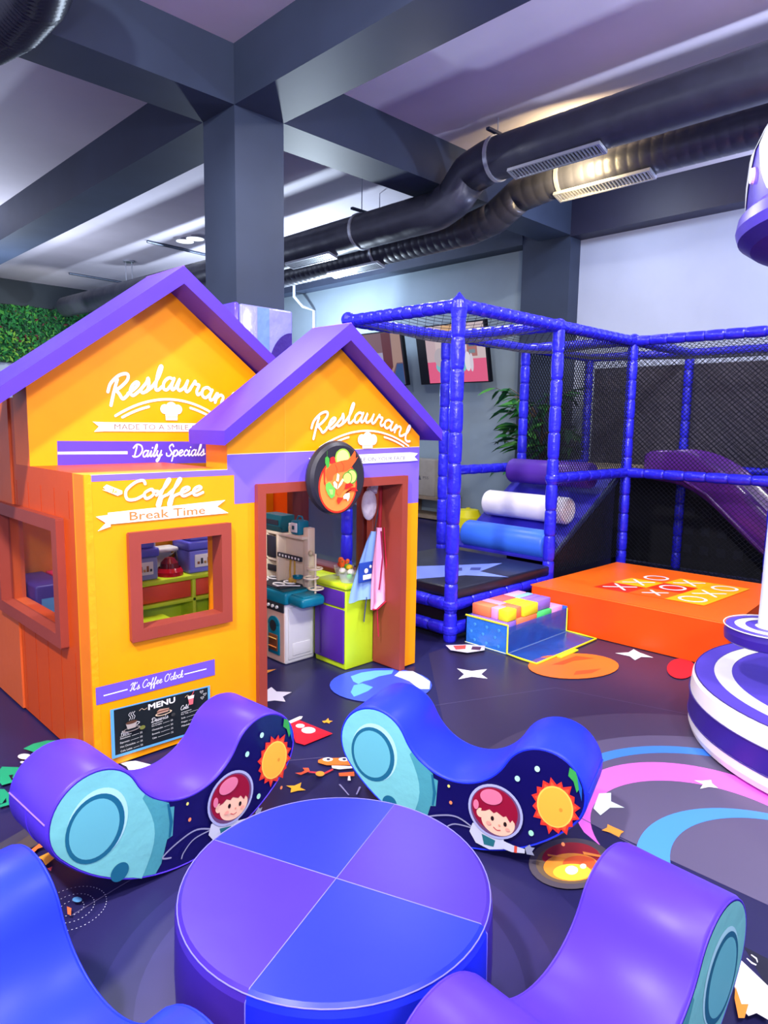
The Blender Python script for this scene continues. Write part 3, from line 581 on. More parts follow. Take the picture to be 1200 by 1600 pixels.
# round sign over the door
sx, sy, sz = 2.345, 2.72, 1.216
SG = thing('hanging_sign', 'round black padded sign with shrimp dish picture above playhouse doorway', 'sign', (sx, sy, sz))
pr_ = [(.0001, 0), (.170, 0), (.187, .012), (.195, .03), (.187, .05), (.170, .06), (.0001, .06)]
b = MB(); b.lathe(pr_, (0, 0, 0), vinyl((40, 38, 46), rough=.4, bump=.2), 48)
for i, v in enumerate(b.v): b.v[i] = Vector((sx+v.x, sy-.015+v.z, sz+v.y))
b.build('pad', SG)
D = Decal(lambda u, v, h: Vector((u, sy-.015-h, v)), .0012, .0004)
def s_(*P): return [tuple((onY(480+x/7.5, 690+y/7.5, 2.70).x, onY(480+x/7.5, 690+y/7.5, 2.70).z)) for x, y in P]
cc = s_((368, 520))[0]
D.ell(cc[0], cc[1], .132, .142, prn((214, 46, 24))); D.ell(cc[0], cc[1], .122, .132, prn((255, 140, 60)))
D.poly(s_((215, 190), (240, 170), (265, 200), (265, 300), (240, 320), (215, 250)), prn((70, 170, 60))); D.stroke(s_((237, 165), (238, 110)), .004, prn((60, 110, 50)))
D.poly(s_((275, 190), (310, 175), (345, 200), (340, 250), (290, 270), (270, 240)), prn((220, 40, 40))); D.stroke(s_((330, 190), (350, 115)), .004, prn((90, 120, 60)))
p = s_((420, 190), (487, 190)); D.ell(p[0][0], p[0][1], .052, .048, prn((150, 205, 60))); D.ell(p[0][0], p[0][1], .043, .040, prn((225, 240, 130)))
D.poly(s_((225, 330), (290, 260), (400, 225), (480, 210), (520, 170), (560, 105), (572, 150), (570, 200), (600, 175), (570, 230), (520, 300), (470, 340), (350, 365), (310, 400), (300, 450), (240, 460), (220, 400)), prn((252, 96, 38)))
D.stroke(s_((330, 270), (350, 320), (345, 365)), .003, prn((220, 60, 30))); D.stroke(s_((400, 240), (430, 290), (420, 345)), .003, prn((220, 60, 30))); D.poly(s_((190, 330), (215, 300), (210, 470), (230, 520), (200, 500)), prn((220, 50, 30)))
for x, y, r in ((520, 410, .040), (470, 430, .034)): p = s_((x, y))[0]; D.ell(p[0], p[1], r, r, prn((90, 150, 50))); D.ell(p[0], p[1], r*.82, r*.82, prn((205, 235, 110)))
D.poly(s_((340, 500), (430, 470), (470, 490), (370, 640), (340, 600)), prn((250, 120, 50)))
D.poly(s_((215, 560), (215, 500), (260, 470), (330, 560), (320, 640), (280, 670), (240, 620)), prn((110, 195, 80))); D.poly(s_((250, 560), (300, 560), (300, 620), (270, 620)), prn((170, 225, 110)))
for P in (((335, 460), (350, 370), (375, 390), (365, 470)), ((300, 480), (320, 460), (350, 500), (345, 560), (310, 530)), ((365, 500), (410, 430), (425, 450), (400, 500), (350, 560))): D.poly(s_(*P), prn((250, 245, 200)))
D.poly(s_((430, 620), (500, 540), (560, 535), (590, 580), (520, 570), (450, 590)), prn((225, 40, 30))); D.poly(s_((440, 500), (500, 480), (540, 510), (440, 560)), prn((210, 36, 30)))
D.poly(s_((340, 690), (350, 650), (420, 660), (360, 735)), prn((220, 50, 30))); D.poly(s_((415, 640), (440, 610), (490, 600), (490, 650), (470, 700), (455, 670), (420, 670)), prn((252, 250, 240)))
D.build('sign_print', SG)

# ------------------------------------------------------------ things inside the playhouse
CREAM = mat((236, 220, 190), rough=.45, vary=.03); TEAL = mat((0, 122, 148), rough=.35, vary=.03); DTEAL = mat((8, 80, 92), rough=.4, vary=.03); CHAR = mat((40, 42, 52), rough=.5, vary=.03); WHT = mat((240, 240, 236), rough=.4, vary=.02); PINKB = mat((232, 190, 170), rough=.5, vary=.03)
K = thing('toy_kitchen', 'cream and teal toy kitchen with oven, hob and shelf tower inside doorway', 'toy kitchen', (2.6, 3.6, 0))
b = MB(); b.rbox(2.47, 2.70, 3.35, 3.95, 0, .39, WHT, .012); b.box(2.466, 2.471, 3.36, 3.94, .012, .33, PINKB); cb = b.build('cabinet', K)
b = MB(); b.rbox(2.49, 2.68, 3.343, 3.352, .03, .36, WHT, .003); b.rbox(2.52, 2.66, 3.338, 3.348, .05, .13, WHT, .004); b.build('side_relief', K)
b = MB(); b.rbox(2.455, 2.73, 3.33, 3.97, .385, .46, TEAL, .012); b.rbox(2.475, 2.66, 3.19, 3.345, .385, .448, TEAL, .022, 3); b.box(2.47, 2.71, 3.36, 3.95, .458, .466, DTEAL); b.build('worktop', K)
b = MB(); b.rbox(2.50, 2.64, 3.21, 3.33, .447, .453, TEAL, .003); b.build('tray', K)
b = MB(); b.rbox(2.461, 2.469, 3.36, 3.94, .33, .388, CHAR, .003); st = b.build('control_strip', K)
for k in range(6):
    b = MB(); y = 3.42+k*.045; b.tube([(2.462, y, .36), (2.450, y, .36)], .010, WHT, 10); b.build('knob', st)
b = MB(); b.rbox(2.458, 2.468, 3.40, 3.52, .05, .24, TEAL, .006)
b.prism([(3.40+.06+.06*math.cos(a*PI/10), .24+.055*math.sin(a*PI/10)) for a in range(11)], 'x', 2.458, 2.468, TEAL); ov = b.build('oven_door', K)
b = MB(); b.rbox(2.452, 2.459, 3.415, 3.505, .075, .18, mat((120, 66, 40), rough=.3), .003)
b.tube([(2.450, 3.42, .10), (2.450, 3.50, .10)], .004, mat((230, 130, 60)), 6).tube([(2.450, 3.42, .155), (2.450, 3.50, .155)], .004, mat((220, 170, 90)), 6); b.build('oven_window', ov)
b = MB(); b.lathe([(.0001, 0), (.036, 0)], (0, 0, 0), CHAR, 20)
for i, v in enumerate(b.v): b.v[i] = Vector((2.454, 3.46+v.x, .235+v.y))
b.build('oven_dial', ov)
b = MB(); b.rbox(2.458, 2.468, 3.58, 3.84, .04, .28, TEAL, .006); b.build('fridge_door', K)
# hob
b = MB(); b.rbox(2.485, 2.66, 3.42, 3.80, .464, .474, CHAR, .003); hb = b.build('hob', K)
for y in (3.50, 3.68):
    for k in range(2):
        b = MB(); x = 2.53+k*.085; b.tube([(x+.03*math.cos(a), y+.045*math.sin(a), .480) for a in [2*PI*i/16 for i in range(16)]], .006, WHT, 6, close=True); b.build('burner_ring', hb)
b = MB(); b.tube([(2.50, 3.45, .485), (2.60, 3.37, .482)], .004, WHT, 6).ball((2.49, 3.455, .485), .014, WHT, sz=.4); b.build('ladle', K)
# tower
b = MB(); b.rbox(2.645, 2.70, 3.345, 3.40, .44, .845, CREAM, .006); b.rbox(2.66, 2.70, 3.40, 3.95, .45, .80, CREAM, .004)
b.rbox(2.60, 2.70, 3.35, 3.95, .775, .795, CREAM, .004); b.rbox(2.60, 2.70, 3.60, 3.625, .46, .78, CREAM, .004); b.rbox(2.60, 2.70, 3.72, 3.75, .46, .78, CREAM, .004); b.rbox(2.60, 2.68, 3.62, 3.74, .60, .615, CREAM, .003); b.build('shelf_tower', K)
MB().rbox(2.594, 2.602, 3.625, 3.722, .625, .765, CHAR, .003).build('chalkboard', K)
b = MB(); b.rbox(2.597, 2.612, 3.36, 3.61, .635, .665, CHAR, .003); b.rbox(2.597, 2.612, 3.63, 3.72, .53, .57, CHAR, .003); rl = b.build('hook_rail', K)
for k in range(7): MB().rbox(2.594, 2.598, 3.375+k*.033, 3.390+k*.033, .642, .657, WHT, .002).build('hook', rl)
TAN = mat((200, 160, 60), rough=.4); b = MB(); b.tube([(2.625, 3.50, .63), (2.622, 3.505, .56), (2.622, 3.50, .50)], .006, TAN, 6).ball((2.622, 3.50, .49), .022, TAN, sx=.3); b.build('toy_spoon', K)
b = MB(); b.tube([(2.625, 3.46, .63), (2.622, 3.455, .56), (2.622, 3.46, .51)], .006, TAN, 6).ball((2.622, 3.46, .50), .022, TAN, sx=.3); b.build('toy_spoon', K)
b = MB(); b.lathe([(.0001, 0), (.03, .004), (.035, .02)], (2.62, 3.42, .515), TEAL, 16); b.tube([(2.62, 3.42, .52), (2.62, 3.45, .535)], .005, TEAL, 6); b.build('toy_pan', K)
b = MB(); b.tube([(2.625, 3.25, .45), (2.625, 3.25, .70)], .007, CREAM, 8); b.ball((2.65, 3.325, .69), .018, mat((200, 190, 150)))
b.tube([(2.67, 3.345, .69), (2.625, 3.25, .69)], .007, CREAM, 8); rk = b.build('tier_stand', K)
for x, y, z in ((2.622, 3.25, .61), (2.60, 3.26, .553), (2.622, 3.24, .485)):
    b = MB(); b.tube([(x+.045*math.cos(a), y+.045*math.sin(a), z) for a in [2*PI*i/20 for i in range(20)]], .006, CREAM, 6, close=True); b.tube([(x-.045, y, z), (x+.045, y, z)], .003, CREAM, 5); b.build('ring_shelf', rk)
R_ = thing('toy_till', 'dark teal toy cash register on top of toy kitchen', 'toy till', (2.65, 3.62, .795))
b = MB(); b.prism([(2.585, .835), (2.60, .80), (2.70, .80), (2.70, .905), (2.60, .905)], 'y', 3.56, 3.76, DTEAL); b.build('body', R_)
b = MB(); b.box(2.582, 2.586, 3.58, 3.74, .845, .875, CHAR); kb = b.build('display', R_)
b = MB(); b.prism([(2.600, .812), (2.594, .828), (2.598, .83), (2.604, .814)], 'y', 3.56, 3.66, TEAL); b.build('key_row', R_)
R_ = thing('toy_coffee_machine', 'small teal toy coffee machine with white front on top of toy kitchen', 'toy appliance', (2.65, 3.41, .795))
MB().rbox(2.615, 2.70, 3.405, 3.49, .796, .885, TEAL, .01).build('body', R_)
b = MB(); b.rbox(2.606, 2.617, 3.418, 3.478, .812, .872, WHT, .004); fr = b.build('front_plate', R_); MB().rbox(2.601, 2.607, 3.438, 3.458, .83, .855, DTEAL, .002).build('spout', fr)
MB().tube([(2.66, 3.415, .883), (2.66, 3.43, .91), (2.66, 3.465, .91), (2.66, 3.48, .883)], .006, TEAL, 6).build('handle', R_)
R_ = thing('toy_jar', 'cream lidded toy jar beside toy coffee machine', 'toy jar', (2.65, 3.48, .795)); MB().lathe([(.0001, 0), (.02, 0), (.022, .04), (.018, .05)], (2.65, 3.523, .796), CREAM, 14).build('body', R_); MB().lathe([(.02, .05), (.02, .062), (.0001, .064)], (2.65, 3.523, .796), WHT, 14).build('lid', R_)
# lime and purple cabinet
LIME = vinyl((205, 235, 40)); VIO = vinyl((82, 40, 150))
C_ = thing('play_cabinet', 'lime green play cabinet with purple doors inside doorway', 'cabinet', (2.83, 3.2, 0))
b = MB(); b.rbox(2.685, 2.975, 3.03, 3.322, 0, .50, LIME, .008); b.rbox(2.745, 2.975, 3.322, 4.18, 0, .50, LIME, .008); b.build('body', C_)
MB().rbox(2.672, 2.98, 3.02, 3.322, .50, .535, LIME, .012).build('worktop', C_)
b = MB(); b.rbox(2.672, 2.686, 3.04, 3.315, .04, .375, VIO, .004); dr = b.build('door', C_); MB().rbox(2.672, 2.686, 3.04, 3.315, .39, .49, VIO, .004).build('drawer', C_)
b = MB(); b.rbox(2.668, 2.674, 3.25, 3.262, .06, .36, mat((58, 24, 110)), .002); b.build('door_groove', dr)
# basket of toy food
B_ = thing('toy_food_basket', 'clear plastic basket heaped with toy vegetables on lime cabinet', 'basket', (2.80, 3.16, .535))
CP = mat((225, 235, 235), rough=.1, alpha=.35, vary=0, key='cp'); b = MB()
for k in range(2): b.lathe([(.0001, .002), (.05, .002), (.065, .055), (.068, .06)], (2.75+k*.10, 3.08+k*.16, .536), CP, 4 if 0 else 20)
b.build('tub', B_)
cols = [('toy_carrot', 'orange', (250, 100, 30)), ('toy_tomato', 'red', (220, 40, 40)), ('toy_pepper', 'green', (90, 200, 50)), ('toy_lemon', 'yellow', (250, 205, 40)), ('toy_cucumber', 'dark green', (50, 150, 60)), ('toy_onion', 'white', (240, 235, 225))]
spots = [(2.75, 3.06, .60, 5, .024), (2.79, 3.12, .615, 3, .022), (2.74, 3.13, .60, 5, .022), (2.80, 3.20, .61, 0, .03), (2.83, 3.25, .615, 0, .026), (2.86, 3.28, .60, 1, .024), (2.84, 3.19, .60, 2, .024), (2.73, 3.05, .575, 2, .020), (2.76, 3.08, .57, 4, .020), (2.87, 3.23, .605, 0, .02)]
wh = ['front left corner', 'middle', 'left', 'top of the heap', 'back', 'right end', 'right middle', 'front', 'bottom front', 'far right']
for (x, y, z, k, r), w_ in zip(spots, wh):
    nm, cn, rgb = cols[k]; b = MB(); t = thing(nm, '%s %s at the %s of the clear food basket' % (cn, nm.replace('_', ' '), w_), 'toy food', (x, y, z-r), group='toy vegetables in the basket')
    if k == 0: b.tube([(x-.02, y-.02, z-.012), (x, y, z+.004), (x+.03, y+.03, z+.016)], [.003, r*.55, r*.7], mat(rgb), 10)
    else: b.ball((x, y, z), r, mat(rgb), sz=.8 if k != 4 else .6, sx=1.0 if k != 4 else 1.5, n=8)
    b.build('flesh', t); MB().tube([(x, y, z+r*.7), (x+.003, y, z+r*1.05)], .003, mat((60, 130, 50)), 5).build('stem', t)
# aprons and hat
def cloth(name, pts, y, m, th=.006, wav=.012, parent=None):
    """hanging cloth: outline rows (z, x0, x1)"""
    b = MB(); n = 10; vs = []
    for (z, x0, x1) in pts:
        for k in range(n+1):
            t = k/n; vs.append(Vector((x0+(x1-x0)*t, y-wav*math.sin(t*9+z*2)*(1-abs(2*t-1)*.3), z)))
    R = len(pts); N = len(vs); fs = [(r*(n+1)+k, r*(n+1)+k+1, (r+1)*(n+1)+k+1, (r+1)*(n+1)+k) for r in range(R-1) for k in range(n)]
    vs2 = [v+Vector((0, th, 0)) for v in vs]; b.add(vs+vs2, fs+[tuple(N+i for i in f[::-1]) for f in fs], m, True); return b.build(name, parent)
LB = mat((150, 190, 240), rough=.8); PK = mat((250, 180, 215), rough=.8); RD = mat((200, 20, 60), rough=.7)
A1 = thing('apron', 'light blue childrens apron with dark blue pocket hanging in doorway', 'apron', (2.80, 2.97, .84), group='childrens aprons in the doorway')
cloth('bib', [(.855, 2.81, 2.87), (.80, 2.775, 2.87), (.66, 2.71, 2.88), (.52, 2.655, 2.87), (.455, 2.64, 2.86), (.445, 2.64, 2.86)], 2.955, LB, parent=A1)
pk = MB().rbox(2.70, 2.82, 2.932, 2.940, .56, .68, mat((30, 70, 170), rough=.8), .004).build('pocket', A1)
b = MB(); b.rbox(2.73, 2.80, 2.928, 2.933, .575, .605, WHT, .003); b.ball((2.755, 2.930, .628), .016, WHT, sy=.3); b.ball((2.79, 2.930, .65), .010, WHT, sy=.3); b.build('pocket_print', pk)
b = MB(); b.tube([(2.84, 2.95, .86), (2.88, 2.96, 1.0), (2.90, 2.97, 1.12)], .004, mat((40, 40, 60)), 6).tube([(2.78, 2.95, .46), (2.765, 2.95, .36), (2.76, 2.95, .31)], .003, mat((60, 70, 120)), 6); b.build('tie', A1)
A2 = thing('apron', 'pink childrens apron with red trim hanging in doorway', 'apron', (2.9, 2.94, .86), group='childrens aprons in the doorway')
cloth('bib', [(.88, 2.83, 2.88), (.80, 2.82, 2.89), (.66, 2.80, 2.905), (.52, 2.79, 2.92), (.42, 2.79, 2.925), (.385, 2.79, 2.84)], 2.925, PK, parent=A2)
b = MB(); b.tube([(2.885, 2.915, .88), (2.90, 2.915, .72), (2.925, 2.915, .52), (2.93, 2.915, .42)], .004, RD, 6).tube([(2.80, 2.915, .385), (2.84, 2.915, .38), (2.925, 2.915, .425)], .004, RD, 6); b.tube([(2.86, 2.915, .86), (2.875, 2.915, .70), (2.86, 2.915, .56), (2.85, 2.915, .50)], .005, mat((160, 20, 70)), 6); b.build('trim', A2)
b = MB(); b.tube([(2.86, 2.93, .88), (2.885, 2.95, 1.0), (2.905, 2.97, 1.12)], .012, mat((150, 12, 30), rough=.7), 8); b.build('neck_strap', A2); MB().tube([(2.85, 2.93, .40), (2.86, 2.93, .25), (2.865, 2.93, .20)], .004, RD, 6).build('tie', A2); MB().tube([(2.93, 2.93, .42), (2.935, 2.93, .25), (2.94, 2.93, .12)], .003, RD, 6).build('tie', A2)
HT = thing('cook_hat', 'sheer white cook hat hanging above the aprons in doorway', 'hat', (2.82, 2.95, 1.1))
b = MB(); SH = mat((225, 215, 225), rough=.8, alpha=.75, key='sheer', bump=.6, bscale=30)
b.ball((2.80, 2.96, 1.02), .075, SH, sx=.75, sy=.4, sz=1.25, n=12); b.build('crown', HT); MB().tube([(2.82, 2.96, 1.10), (2.85, 2.96, 1.15)], [.035, .022], SH, 10).build('band', HT)
# lime shelf with orange drawers under plastic bins
S_ = thing('toy_shelf', 'lime green low shelf with orange drawers seen through cafe window', 'shelf', (2.05, 4.05, 0))
b = MB(); ORD = vinyl((240, 82, 40))
b.rbox(1.72, 2.40, 3.93, 4.19, .49, .52, LIME, .006); b.rbox(1.72, 1.78, 3.94, 4.19, 0, .49, LIME, .006); b.rbox(2.17, 2.195, 3.94, 4.19, 0, .49, LIME, .004); b.rbox(2.37, 2.40, 3.94, 4.19, 0, .49, LIME, .004)
b.rbox(1.78, 2.37, 3.94, 4.19, .345, .37, LIME, .004); b.rbox(1.78, 2.37, 4.10, 4.19, 0, .49, LIME, .004); b.build('body', S_)
MB().rbox(1.785, 2.165, 3.95, 4.09, .375, .485, ORD, .006).build('drawer', S_); MB().rbox(2.20, 2.365, 3.95, 4.09, .375, .485, ORD, .006).build('drawer', S_)
b = MB(); b.rbox(1.55, 1.95, 3.74, 3.92, 0, .31, LIME, .01); tag(b.build('play_block'), 'lime padded block in front of the low shelf', 'block')
BIN = mat((118, 122, 225), rough=.3); BLID = mat((98, 100, 215), rough=.35)
def tbin(x, z, w, h, lab, lc=(118, 122, 225)):
    t = thing('storage_bin', lab, 'storage bin', (x, 4.05, z), group='toy bins on the lime shelf')
    MB().rbox(x-w/2, x+w/2, 3.96, 4.16, z, z+h*.72, mat(lc, rough=.3), .012).build('tub', t)
    MB().rbox(x-w/2-.008, x+w/2+.008, 3.95, 4.17, z+h*.72, z+h, BLID, .012).build('lid', t)
    l = MB().rbox(x-w*.32, x+w*.32, 3.955, 3.961, z+h*.18, z+h*.58, WHT, .01).build('label', t)
    b = MB()
    for k in range(5): b.rbox(x-w*.24+k*w*.11, x-w*.17+k*w*.11, 3.952, 3.956, z+h*.28, z+h*(.36+.1*(k % 2)), mat([(150, 90, 50), (60, 60, 70), (190, 150, 90)][k % 3]), .001)
    b.build('label_picture', l)
tbin(1.855, .521, .19, .20, 'blue plastic toy bin with white label, left on the lime shelf', (140, 150, 200)); tbin(2.27, .521, .22, .21, 'blue plastic toy bin with white label, right on the lime shelf')
tbin(1.84, .722, .18, .20, 'blue toy bin stacked on the left bin on the lime shelf'); tbin(2.28, .732, .22, .22, 'blue toy bin stacked on the right bin on the lime shelf')
t = thing('toy_mixer', 'red toy kettle between the blue bins on the lime shelf', 'toy kettle', (2.07, 4.03, .52))
RED = mat((190, 24, 40), rough=.15); MB().lathe([(.0001, 0), (.085, 0), (.085, .025), (.07, .05)], (2.06, 4.03, .521), RED, 20).build('base', t)
MB().lathe([(.06, .04), (.055, .08), (.03, .11), (.0001, .12)], (2.06, 4.03, .521), mat((120, 30, 40), rough=.1), 20).build('bowl', t); MB().tube([(2.06, 4.03, .64), (2.10, 4.02, .67), (2.11, 4.02, .60)], .008, mat((60, 50, 50)), 8).build('handle', t)
t = thing('toy_scale', 'white toy kitchen scale behind the red kettle', 'toy scale', (2.12, 4.1, .64)); MB().rbox(1.99, 2.13, 4.13, 4.18, .521, .66, WHT, .01).build('body', t); MB().rbox(1.99, 2.145, 4.06, 4.18, .66, .69, WHT, .012).build('pan', t)
t = thing('toy_tap', 'white toy tap standing left behind the bins', 'toy tap', (1.97, 4.1, .52)); MB().tube([(1.975, 4.08, .521), (1.975, 4.08, .76), (2.0, 4.05, .79), (2.03, 4.02, .76)], .016, WHT, 10).build('spout', t); MB().ball((1.975, 4.08, .80), .028, WHT, sz=.6).build('handle', t)
t = thing('wall_picture', 'small framed orange picture on the rear wall above the bins', 'picture', (2.06, 4.19, .85)); MB().rbox(2.0, 2.16, 4.185, 4.199, .82, .96, mat((120, 60, 30)), .004).build('frame', t); D = Decal(lambda u, v, h: Vector((u, 4.184-h, v))); D.poly([(2.01, .83), (2.15, .83), (2.15, .95), (2.01, .95)], prn((240, 160, 60))); D.ell(2.09, .90, .035, .03, prn((240, 235, 210))); D.build('print', t)
# soft cubes seen through the side window
t = MB().rbox(1.36, 1.70, 4.0, 4.19, 0, .62, vinyl((222, 40, 92)), .012).build('play_block'); tag(t, 'pink padded block inside playhouse behind the side window', 'block')
D = Decal(lambda u, v, h: Vector((u, 4.0-h, v))); D.poly([(1.46, .46), (1.66, .46), (1.66, .60), (1.46, .60)], prn((245, 170, 190))); D.build('block_print', t)
t = MB().rbox(1.18, 1.35, 3.80, 4.19, 0, .62, vinyl((60, 40, 120)), .012).build('play_block'); tag(t, 'dark purple padded block inside playhouse behind the side window', 'block')
D = Decal(lambda u, v, h: Vector((u, 3.80-h, v))); D.poly([(1.21, .40), (1.32, .40), (1.32, .55), (1.21, .55)], prn((90, 150, 200))); D.build('block_print', t)

# ------------------------------------------------------------ rockers
RA, RZC, RR, RZV, RW = .319, .299, .148, .25, .285
def rock_outline(a=RA, zc=RZC, r=RR, zv=RZV, n=12):
    Rb = (a*a+zc*zc-r*r)/(2*(zc-r)); h = zc-zv; Rt = (a*a+h*h-r*r)/(2*h+2*r); P = []
    ab = math.atan2(zc-Rb, a); at = math.atan2(zv+Rt-zc, -a)
    for k in range(n): t = -PI/2+(ab+PI/2)*k/n; P.append((Rb*math.cos(t), Rb+Rb*math.sin(t)))
    for k in range(2*n): t = ab+(at-ab)*k/(2*n); P.append((a+r*math.cos(t), zc+r*math.sin(t)))
    a2 = math.atan2(zc-zv-Rt, a)
    for k in range(n+1): t = a2+(-PI/2-a2)*k/n; P.append((Rt*math.cos(t), zv+Rt+Rt*math.sin(t)))
    return P+[(-x, z) for x, z in P[::-1][1:-1]]
OUT = rock_outline()
def rocker(name_label, x, y, yaw, tilt, skin, flip=False):
    T = thing('rocker', name_label, 'rocker', (x, y, 0), yaw, 'foam rockers around the round table')
    ct, st = math.cos(tilt), math.sin(tilt)
    zs = min(ct*z+st*s for s, z in OUT)
    def P3(s, z, n): return Vector((ct*s-st*z, n, st*s+ct*z-zs))
    N = len(OUT); b = MB(); prof = [(0, .010), (.003, .004), (.010, .0), (RW-.010, .0), (RW-.003, .004), (RW, .010)]
    def inset(i, d):
        a, c = Vector(OUT[i-1]), Vector(OUT[(i+1) % N]); t = (c-a).normalized(); n_ = Vector((-t.y, t.x)); return Vector(OUT[i])+n_*d
    for (na, da), (nb, db) in zip(prof, prof[1:]):
        vs = [P3(*inset(i, da), na) for i in range(N)]+[P3(*inset(i, db), nb) for i in range(N)]
        b.add(vs, [(i, (i+1) % N, N+(i+1) % N, N+i) for i in range(N)], skin, True)
    b.build('seat_cover', T, local=True, merge=True)
    NAVY = vinyl((18, 14, 84), rough=.22, bump=.25, bscale=7, coat=.4); TL = vinyl((122, 200, 200), rough=.35, bump=.3, bscale=8); 
    LTL = prn((176, 226, 238)); DTL = prn((28, 104, 134)); MTL = prn((104, 186, 198)); TL2 = vinyl((76, 158, 168), rough=.35, bump=.3, bscale=8)
    for side in (0, 1):
        n0, sg = (0, -1) if side == 0 else (RW, 1)
        mir = 1 if side == 0 else -1
        face = [tuple(inset(i, .010)) for i in range(N)]
        b = MB(); b.add([P3(s, z, n0) for s, z in face], [list(range(N))], NAVY); fp = b.build('side_panel', T, local=True)
        mf = (lambda s, z, h, n0=n0, sg=sg: P3(s, z, n0+sg*h))
        Ds = Decal(mf, .0012, .0004); L = face
        if side == 1: L = face
        # turquoise pod over the left bulb
        bd = [(-.075, .262), (-.080, .120), (-.095, .112), (-.100, .060)]
        pod = [p for p in L if p[0] < -.115]
        lo = [p for p in pod]; 
        i0 = [i for i in range(N) if L[i][0] < -.115]; start = i0[0]
        seq = [L[i] for i in range(start, start+len(i0))]
        top_first = seq[0][1] > seq[-1][1]
        edge = [(-.075, .250), (-.075, .235), (-.055, .23), (-.060, .13), (-.080, .125), (-.100, .05)]
        Ds.poly(seq+(edge[::-1] if top_first else edge), TL2)
        seq2 = [p for p in seq if p[0] < -.16]
        arc = [(-.17+.045*math.sin(k*PI/8), .30-.27*k/8) for k in range(9)]
        a_first = seq2[0][1] > seq2[-1][1]
        Ds.poly(seq2+(arc[::-1] if a_first else arc), TL)
        Ds.poly([(-.082, .248), (-.074, .246), (-.060, .180), (-.068, .13), (-.075, .13), (-.072, .18)], DTL)
        Ds.ell(-.315, .272, .096, .112, LTL); Ds.ell(-.322, .262, .092, .106, DTL); Ds.ell(-.325, .262, .078, .092, MTL); Ds.ell(-.245, .088, .030, .030, DTL)
        # sun
        sc = (.365, .255)
        P = []
        for k in range(32): a = 2*PI*k/32; r_ = .080+(.014 if k % 2 else -.004)*(1+.4*math.sin(k*1.7)); P.append((sc[0]+r_*math.cos(a+.05*math.sin(k*2.3))*.85, sc[1]+r_*math.sin(a)*1.05))
        Ds.poly(P, prn((226, 54, 40))); P = [(sc[0]+(p[0]-sc[0])*.86, sc[1]+(p[1]-sc[1])*.86) for p in P]; Ds.poly(P, prn((242, 92, 52)))
        Ds.ell(sc[0], sc[1], .060, .072, prn((255, 206, 90))); Ds.ell(sc[0], sc[1], .055, .067, prn((255, 182, 62))); Ds.ell(sc[0]+.02, sc[1]-.005, .006, .007, prn((235, 150, 50)))
        # earth, dots
        Ds.poly([(.405, .405), (.425, .395), (.443, .345), (.432, .325), (.420, .36), (.402, .375)], prn((60, 165, 75))); Ds.poly([(.430, .385), (.448, .345), (.450, .30), (.440, .33)], prn((30, 90, 190)))
        for u, v, r_, c in ((.300, .372, .009, (190, 235, 215)), (.235, .320, .009, (180, 235, 215)), (.292, .140, .009, (170, 230, 200)), (.40, .135, .006, (240, 140, 90)), (0, .165, .006, (240, 140, 90)), (-.01, .225, .005, (240, 230, 120))): Ds.ell(u, v, r_, r_*1.15, prn(c))
        # tether
        Ds.stroke([(.11, .085), (.03, .118), (-.04, .105), (-.10, .075), (-.07, .06)], .0055, prn((150, 150, 180)), same=False); Ds.stroke([(.10, .095), (.02, .09), (-.02, .06), (-.03, .04)], .0045, prn((150, 150, 180)), same=False)
        # astronaut: suit, helmet, face
        SUIT = prn((206, 208, 222)); SUITD = prn((150, 154, 176))
        Ds.poly([(.085, .115), (.12, .125), (.20, .095), (.20, .052), (.15, .035), (.10, .045), (.075, .08)], SUIT); Ds.poly([(.12, .085), (.17, .075), (.165, .050), (.13, .048)], prn((40, 110, 120)))
        Ds.poly([(.19, .085), (.235, .078), (.275, .078), (.275, .062), (.23, .052), (.19, .055)], SUIT); Ds.poly([(.238, .079), (.248, .079), (.248, .055), (.238, .054)], prn((225, 80, 60))); Ds.poly([(.275, .084), (.290, .100), (.296, .092), (.308, .094), (.300, .078), (.308, .066), (.282, .062)], SUITD)
        hc = (.165, .182)
        Ds.ell(*hc, .098, .098, prn((172, 176, 215))); Ds.ell(*hc, .089, .089, prn((110, 70, 110)))
        HAIR = prn((150, 16, 50)); SKIN = prn((252, 200, 168))
        Ds.ell(hc[0]-.002, hc[1]+.005, .082, .080, HAIR)
        Ds.ell(hc[0]+.012, hc[1]-.033, .060, .050, SKIN); Ds.ell(hc[0]-.052, hc[1]-.018, .014, .017, SKIN)
        Ds.poly([(hc[0]-.05, hc[1]-.01), (hc[0]-.04, hc[1]+.03), (hc[0]+.06, hc[1]+.03), (hc[0]+.078, hc[1]-.03), (hc[0]+.062, hc[1]-.012), (hc[0]+.055, hc[1]-.024), (hc[0]+.040, hc[1]-.004), (hc[0]+.03, hc[1]-.010), (hc[0]+.006, hc[1]+.002), (hc[0]-.004, hc[1]-.006), (hc[0]-.02, hc[1]+.004), (hc[0]-.035, hc[1]-.006)], HAIR)
        Ds.ell(hc[0]-.008, hc[1]-.026, .006, .0085, prn((40, 24, 24))); Ds.ell(hc[0]+.038, hc[1]-.034, .006, .0085, prn((40, 24, 24)))
        Ds.ell(hc[0]+.018, hc[1]-.044, .004, .0035, prn((235, 150, 120))); Ds.stroke([(hc[0]-.002, hc[1]-.056), (hc[0]+.010, hc[1]-.063), (hc[0]+.022, hc[1]-.060)], .0028, prn((200, 50, 70)), same=False)
        Ds.ell(hc[0]-.020, hc[1]-.046, .009, .007, prn((250, 165, 145))); Ds.ell(hc[0]+.048, hc[1]-.050, .008, .006, prn((250, 165, 145)))
